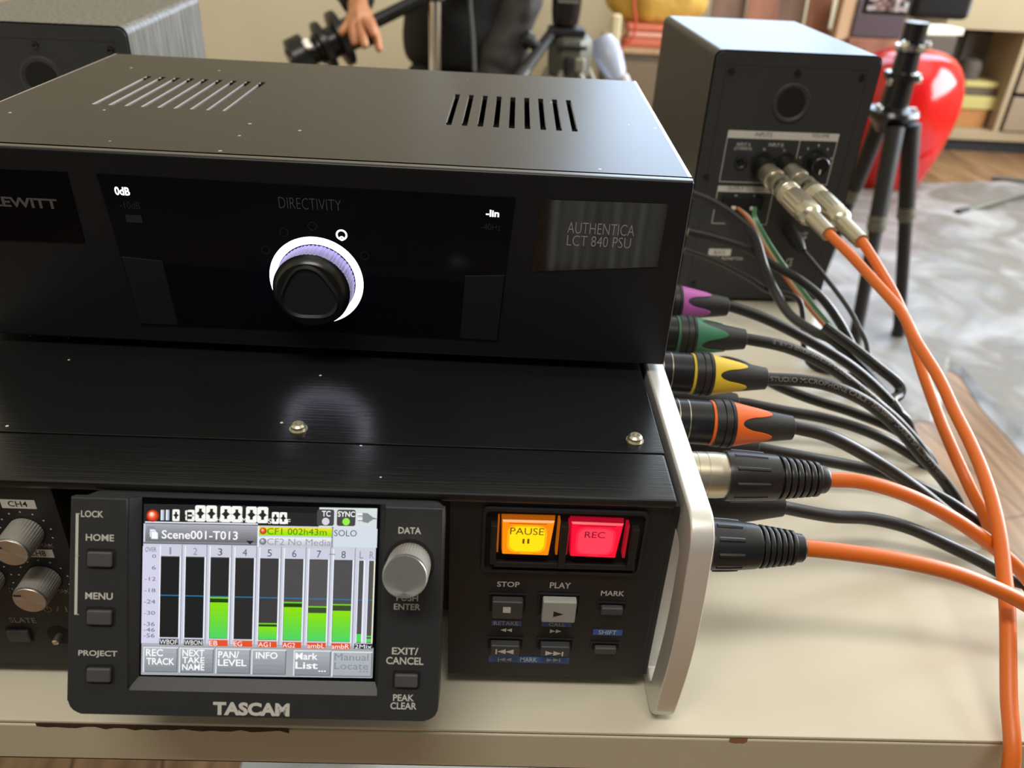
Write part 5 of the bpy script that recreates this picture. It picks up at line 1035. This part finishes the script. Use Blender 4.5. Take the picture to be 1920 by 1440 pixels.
# leaning boards behind the right-hand speaker
for u0, u1, m, lab, dy in ((1335, 1398, 'wood_brown', 'dull brown board leaning behind the sideboard, nearest the yellow bag', 0), (1400, 1458, 'wood_red', 'reddish board leaning among the brown ones', -20), (1462, 1512, 'wood_brown', 'brown board leaning between the two reddish ones', 10), (1516, 1560, 'wood_red', 'narrow reddish board leaning next to the pale post', -10)):
    a = at(((981.3, 3500.0, -172.9))); x0 = -64 + (u0-960)/1528.8*3700*1.0 + 0; 
    p0_ = at(((842.9, 3500.0, -221.0))) ; k_ = (((1351.0, 3500.0, -197.0))[0] - p0_.x)/225.0; xa = p0_.x + (u0-1335)*k_; xb = p0_.x + (u1-1335)*k_
    b = MB(); zz = zt+.6; b.raw([(xa, yb_+250+dy, zz), (xb, yb_+250+dy, zz), (xb+6, yb_+330+dy, zz+520), (xa+6, yb_+330+dy, zz+520), (xa, yb_+268+dy, zz), (xb, yb_+268+dy, zz), (xb+6, yb_+348+dy, zz+520), (xa+6, yb_+348+dy, zz+520)], [[0, 1, 2, 3], [7, 6, 5, 4], [0, 4, 5, 1], [1, 5, 6, 2], [2, 6, 7, 3], [3, 7, 4, 0]], m)
    solo('leaning_board', b, lab, 'board', (xa, yb_+250, zz), 'boards leaning behind the sideboard')
b = MB(); p = at(((1388.0, 3450.0, -147.1))); b.span((p.x-38, 3450, FLOOR+.5), (p.x+38, 3500, 900), 'wood_tan', 4); solo('wooden_post', b, 'pale upright timber post left of the camera screen', 'post', (p.x, 3475, FLOOR))
# dark box, red strip, papers behind the tripod head
p = at(((1527.9, 3420.0, -206.1))); b = MB(); b.span((p.x-130, 3420, FLOOR+.5), (p.x+130, 3690, p.z), 'wood_red', 6); solo('wooden_crate', b, 'reddish wooden crate under the dark purple case', 'crate', (p.x, 3550, FLOOR))
p2 = at(((1403.1, 3270.0, -55.6))); b = MB(); b.span((p.x-120, 3440, p.z+.6), (p.x+95, 3670, p.z+150), 'box_purple', 8, 3); solo('dark_case', b, 'dark purple-brown case on the reddish crate behind the camera screen', 'case', (p.x, 3550, p.z))
# built-in cabinet at the far right
cy_ = 3700.0; a0 = at(((1926.7, 3700.0, -746.4))); xl = a0.x; xr = X1 - 6
cb = root('wall_cabinet', 'cream built-in cabinet with open bay at the far right', 'cabinet', ((xl+xr)/2, 3850, FLOOR))
zP = ((2290.2, 3700.0, -663.5))[2]; zS = ((2274.3, 3700.0, -619.0))[2]; zO = ((2117.5, 3700.0, -182.7))[2]; xp0 = ((2303.1, 3700.0, -432.6))[0]; xp1 = ((2330.4, 3700.0, -431.4))[0]
b = MB(); b.span((xl, cy_+20, FLOOR+.5), (xr, 3998, zP), 'skirting', 2); part('plinth', b, cb)
b = MB(); b.span((xl, cy_, zP), (xr, 3998, zS), 'cabinet_cream', 3); b.span((xl, 3980, zS), (xr, 3998, zO), 'cabinet_dark'); b.span((xp0, cy_, zS), (xp1, 3980, zO), 'cabinet_cream', 3); b.span((xr-40, cy_, zS), (xr, 3980, zO), 'cabinet_cream', 3); b.span((xl, cy_, zS), (xl+30, 3980, zO), 'cabinet_cream', 3); part('carcass', b, cb)
b = MB(); b.span((xl, cy_-4, zO), (xr, 3998, zO+380), 'cabinet_upper', 4); part('upper_panel', b, cb)
zd0 = ((2356.0, 3700.0, -458.8))[2]; zd1 = ((2348.9, 3700.0, -440.0))[2]
b = MB(); b.span((xp1+12, cy_-10, zS+6), (xr-44, cy_+8, zd0), 'cabinet_panel', 4); part('door', b, cb)
b = MB(); b.span((xp1+12, cy_-10, zd1), (xr-44, cy_+8, zO-8), 'cabinet_panel', 4); part('drawer', b, cb)
def inbay(name, lab, cat, u0, v0, u1, v1, y, dep, m, zbase=None):
    pass
zq = zS
for name, lab, cat, xa, xb, h, m, dy in (('cardboard_box', 'orange-brown box low in the open cabinet bay', 'box', 1775, 1838, 0, 'box_orange', 0),): pass
x_ = lambda u, v: Vector((0, 0, 0))
q = [((2137.4, 3760.0, -625.4)), ((2284.2, 3760.0, -618.6)), ((2253.6, 3760.0, -532.7))]
b = MB(); b.span((q[0][0], 3760, zS+.6), (q[1][0], 3930, q[2][2]), 'box_orange', 4); solo('cardboard_box', b, 'orange-brown box low in the open cabinet bay', 'box', (q[0][0]+50, 3840, zS)); zA = q[2][2]
q = [((2111.6, 3750.0, -524.7)), ((2309.4, 3750.0, -515.5)), ((2288.4, 3750.0, -458.1))]
b = MB(); b.span((q[0][0], 3750, zA+.6), (q[1][0], 3940, zA+58), 'box_yellow', 4); solo('yellow_box', b, 'dull yellow box resting on the orange-brown one', 'box', (q[0][0]+50, 3840, zA)); zB = zA+58
b = MB(); b.span((q[0][0]+10, 3770, zB+.6), (q[1][0]+18, 3950, zB+38), 'cabinet_brown', 4); solo('brown_tray', b, 'brown tray on top of the dull yellow box', 'tray', (q[0][0]+50, 3840, zB)); zB += 38
b = MB(); b.span((q[0][0]+24, 3765, zB+.6), (q[1][0]-10, 3940, zB+26), 'box_yellow', 4); solo('flat_yellow_box', b, 'flat yellowish packet lying on the brown tray', 'packet', (q[0][0]+50, 3840, zB)); zB += 26
b = MB(); b.lathe((q[0][0]+60, 3840, zB+.6), (q[0][0]+60, 3840, zB+90), [(0, 48), (50, 54), (80, 44), (90, 20)], 'cabinet_dark', 24); solo('dark_pot', b, 'dark rounded pot on the flat yellowish packet', 'pot', (q[0][0]+60, 3840, zB))
b = MB(); b.span((q[1][0]-130, 3962, zS+.6), (q[1][0]+10, 3978, zO-40), 'grey_box', 3); solo('upright_board', b, 'grey flat panel upright at the back of the open bay', 'board', (q[1][0]-40, 3970, zS))
q = at(((1824.0, 3560.0, -187.5))); b = MB(); b.span((q.x-110, 3480, FLOOR+.5), (q.x+60, 3640, q.z), 'cabinet_dark', 6); solo('brown_chest', b, 'dark brown chest behind the red container', 'chest', (q.x, 3560, FLOOR))
b = MB(); b.box((q.x-10, 3560, q.z+14), (190, 130, 26), 'paper_white', 3, 2, rz=.25); solo('paper_stack', b, 'cream stack of paper on the dark brown chest', 'paper', (q.x, 3560, q.z))

# ================================================================== person sitting behind the gear, right hand on the boom
skin_v = []; skin_e = []; skin_r = []
def node(p, r, par=None):
    skin_v.append(tuple(p)); skin_r.append(r); i = len(skin_v)-1
    if par is not None: skin_e.append((par, i))
    return i
PX_, PY_ = -130, 2010
pel = node((PX_, PY_, -150), (85, 105)); wai = node((PX_, PY_+5, -10), (95, 112), pel); che = node((PX_, PY_-5, 170), (112, 150), wai); nb = node((PX_, PY_-5, 300), (80, 96), che); nk_ = node((PX_, PY_-15, 372), 52, nb)
hd0 = node((PX_, PY_-25, 440), 66, nk_); hd1 = node((PX_, PY_-28, 505), 84, hd0); hd2 = node((PX_, PY_-20, 570), 66, hd1)
nose = node((PX_, PY_-118, 480), 11, hd1)
for s in (-1, 1): node((PX_+s*86, PY_-18, 490), 15, hd1)
sr = node((PX_-165, PY_-5, 290), 60, nb); sl = node((PX_+150, PY_-5, 290), 44, nb)
wr = Vector(((-358.3, 1683.7, 31.1)))
er = node((PX_-285, PY_-70, 95), 46, sr); fr_ = node(tuple(Vector((PX_-285, PY_-70, 95)).lerp(wr, .6)), 36, er); w1 = node(tuple(wr), (26, 20), fr_)
H = lambda u, v, D: tuple(Vector(p) for p in ((0, 0, 0),))
pm = node(((-355.9, 1662.2, 15.3)), (32, 18), w1)
for pts, r0 in (([((-375.5, 1641.2, 2.7)), ((-383.0, 1622.4, -9.5)), ((-389.0, 1615.7, -17.0))], 9.5), ([((-365.4, 1632.3, 0.3)), ((-359.2, 1607.8, -16.5)), ((-354.4, 1599.5, -33.5))], 10.5),
                ([((-350.7, 1630.0, 1.3)), ((-340.1, 1604.3, -17.1)), ((-333.0, 1594.9, -35.9))], 10.5), ([((-333.5, 1634.3, 5.6)), ((-320.1, 1614.2, -3.3)), ((-318.7, 1608.4, -16.7))], 10.5)):
    i = node(pts[0], r0*1.05, pm); i = node(pts[1], r0, i); node(pts[2], r0*.8, i)
i = node(((-333.4, 1659.6, 12.6)), 12, pm); i = node(((-320.3, 1653.9, -15.1)), 10.5, i); i = node(((-312.9, 1634.5, -34.9)), 9.5, i); node(((-308.2, 1621.0, -45.2)), 8, i)
el = node((PX_+108, PY_-118, -5), 28, sl); wl_ = node((PX_+50, PY_-190, -190), (22, 18), el); pl = node((PX_+40, PY_-260, -225), (32, 17), wl_)
for k in range(4): a = node((PX_+14+k*17, PY_-300, -245), 9.5, pl); a = node((PX_+8+k*18, PY_-318, -275), 9, a); node((PX_+6+k*18, PY_-312, -302), 8, a)
a = node((PX_+8, PY_-262, -228), 11, pl); node((PX_-16, PY_-284, -246), 9, a)
for s in (-1, 1):
    hp = node((PX_+s*85, PY_-60, -200), 60, pel); kn_ = node((PX_+s*140, PY_-420, -205), 50, hp); an_ = node((PX_+s*140, PY_-400, -610), 40, kn_); hl = node((PX_+s*140, PY_-400, -680), 34, an_); node((PX_+s*150, PY_-560, -690), 28, hl)
pr_ = root('person', 'person in black clothes behind the gear, hand draped over the black boom arm', 'person', (PX_, PY_, FLOOR))
vs, fs = skin_mesh(skin_v, skin_e, skin_r, 0, 2); b = MB(); b.raw(vs, fs, 'skin'); part('body', b, pr_, smooth=180)
def cloth(chain, m, name, edges=None, levels=2, label=None, disp=0):
    vs, fs = skin_mesh([c[0] for c in chain], edges or [(i, i+1) for i in range(len(chain)-1)], [c[1] for c in chain], 0, levels + (1 if disp else 0))
    if disp: vs = [v + Vector((noise.noise(v/55), noise.noise(v/48 + Vector((9, 3, 1))), .6*noise.noise(v/40)))*disp + Vector((0, -1, 0))*disp*.9*noise.noise(Vector((v.x/90, v.y/90, v.z/26))) for v in vs]; b = MB(); b.raw(vs, fs, m); return part(name, b, pr_, label, smooth=180)
er_p = (PX_-285, PY_-70, 95); el_p = (PX_+235, PY_-20, 40)
jk = [((PX_-8, PY_, -170), (176, 200)), ((PX_-8, PY_+5, -60), (176, 200)), ((PX_-6, PY_, 60), (170, 195)), ((PX_, PY_-5, 180), (150, 190)), ((PX_, PY_-5, 290), (150, 160)), ((PX_, PY_-12, 362), (84, 84)),
      ((PX_-168, PY_-5, 285), 98), (er_p, 68), (tuple(Vector(er_p).lerp(wr, .62)), 52), (tuple(Vector(er_p).lerp(wr, .96)), 37),
      ((PX_+150, PY_-5, 285), 98)]
cloth(jk, M['cloth_black'], 'sweater', [(0, 1), (1, 2), (2, 3), (3, 4), (4, 5), (4, 6), (6, 7), (7, 8), (8, 9), (4, 10)], disp=7)
cloth([((PX_+70, PY_-8, 312), 92), ((PX_+150, PY_-8, 282), 96), ((PX_+131, PY_-62, 140), 64), ((PX_+106, PY_-120, 0), 56), ((PX_+80, PY_-155, -70), 54), ((PX_+52, PY_-188, -180), 46)], M['cloth_sheen'], 'sleeve', label='creased left sleeve, black cloth greyed for its sheen', disp=9)
b = MB()
for sg in (-1, 1): b.tube([(PX_+sg*62, PY_+40, -190), (PX_+sg*88, PY_-60, -200), (PX_+sg*118, PY_-250, -205), (PX_+sg*140, PY_-400, -208), (PX_+sg*143, PY_-438, -260), (PX_+sg*141, PY_-420, -400), (PX_+sg*140, PY_-404, -560), (PX_+sg*140, PY_-402, -655)], 90, 'cloth_black', 22, 8, rad=lambda t: 98 - 30*min(1, t/.5) - 14*max(0, t-.5)*2)
bm = bmesh.new(); bmesh.ops.create_uvsphere(bm, u_segments=26, v_segments=16, radius=1)
for v in bm.verts: v.co = Vector((PX_ + v.co.x*168, PY_ + 10 + v.co.y*135, -190 + v.co.z*105))
b.bm(bm, 'cloth_black'); bm.free(); part('trousers', b, pr_, smooth=180)
for s in (-1, 1): cloth([((PX_+s*140, PY_-385, -682), 37), ((PX_+s*145, PY_-480, -686), 35), ((PX_+s*150, PY_-585, -692), 27)], M['rubber_black'], 'shoe')
b = MB(); bm = bmesh.new(); bmesh.ops.create_uvsphere(bm, u_segments=36, v_segments=24, radius=1); kill = []
for v in bm.verts:
    c_ = v.co.copy(); v.co = Vector((PX_ + c_.x*84*(1+.04*noise.noise(c_*6)), PY_ - 14 + c_.y*98*(1+.04*noise.noise(c_*5)), 520 + c_.z*92))
    if v.co.z < 545 and c_.y < -.15 or v.co.z < 455: kill.append(v)
bmesh.ops.delete(bm, geom=kill, context='VERTS'); b.bm(bm, 'hair_black'); bm.free(); part('hair', b, pr_, smooth=180)
for s in (-1, 1):
    b = MB(); bm = bmesh.new(); bmesh.ops.create_uvsphere(bm, u_segments=14, v_segments=10, radius=12); bmesh.ops.translate(bm, verts=bm.verts, vec=(PX_+s*32, PY_-98, 506)); b.bm(bm, 'eye_white'); bm.free(); bm = bmesh.new(); bmesh.ops.create_uvsphere(bm, u_segments=12, v_segments=8, radius=6); bmesh.ops.translate(bm, verts=bm.verts, vec=(PX_+s*32, PY_-107, 506)); b.bm(bm, 'hair_black'); bm.free(); part('eye', b, pr_)
b = MB(); b.tube([(PX_-24, PY_-100, 442), (PX_, PY_-108, 439), (PX_+24, PY_-100, 442)], 6, 'lip', 8, 5); part('mouth', b, pr_)
b = MB(); b.tube([((-132.0, 1866.9, 100.3)), ((-126.4, 1818.3, 28.8)), ((-117.5, 1771.9, -31.4)), ((-110.9, 1724.1, -97.7))], 4.5, 'cord_grey', 8, 6); part('drawstring', b, pr_, 'grey cord hanging down the front')
b = MB(); b.lathe((PX_, PY_+20, -330), (PX_, PY_+20, -296), [(0, 150), (4, 165), (28, 165), (34, 155)], 'cabinet_dark', 36); sl_ = root('stool', 'dark round stool under the sitting person, hidden behind the gear', 'stool', (PX_, PY_+20, FLOOR)); part('seat', b, sl_)
for an in (45, 135, 225, 315):
    b = MB(); c_, s_ = math.cos(math.radians(an)), math.sin(math.radians(an)); b.cyl((PX_+150*c_, PY_+20+150*s_, FLOOR+.5), (PX_+110*c_, PY_+20+110*s_, -330), 14, 'cabinet_dark'); part('leg', b, sl_)
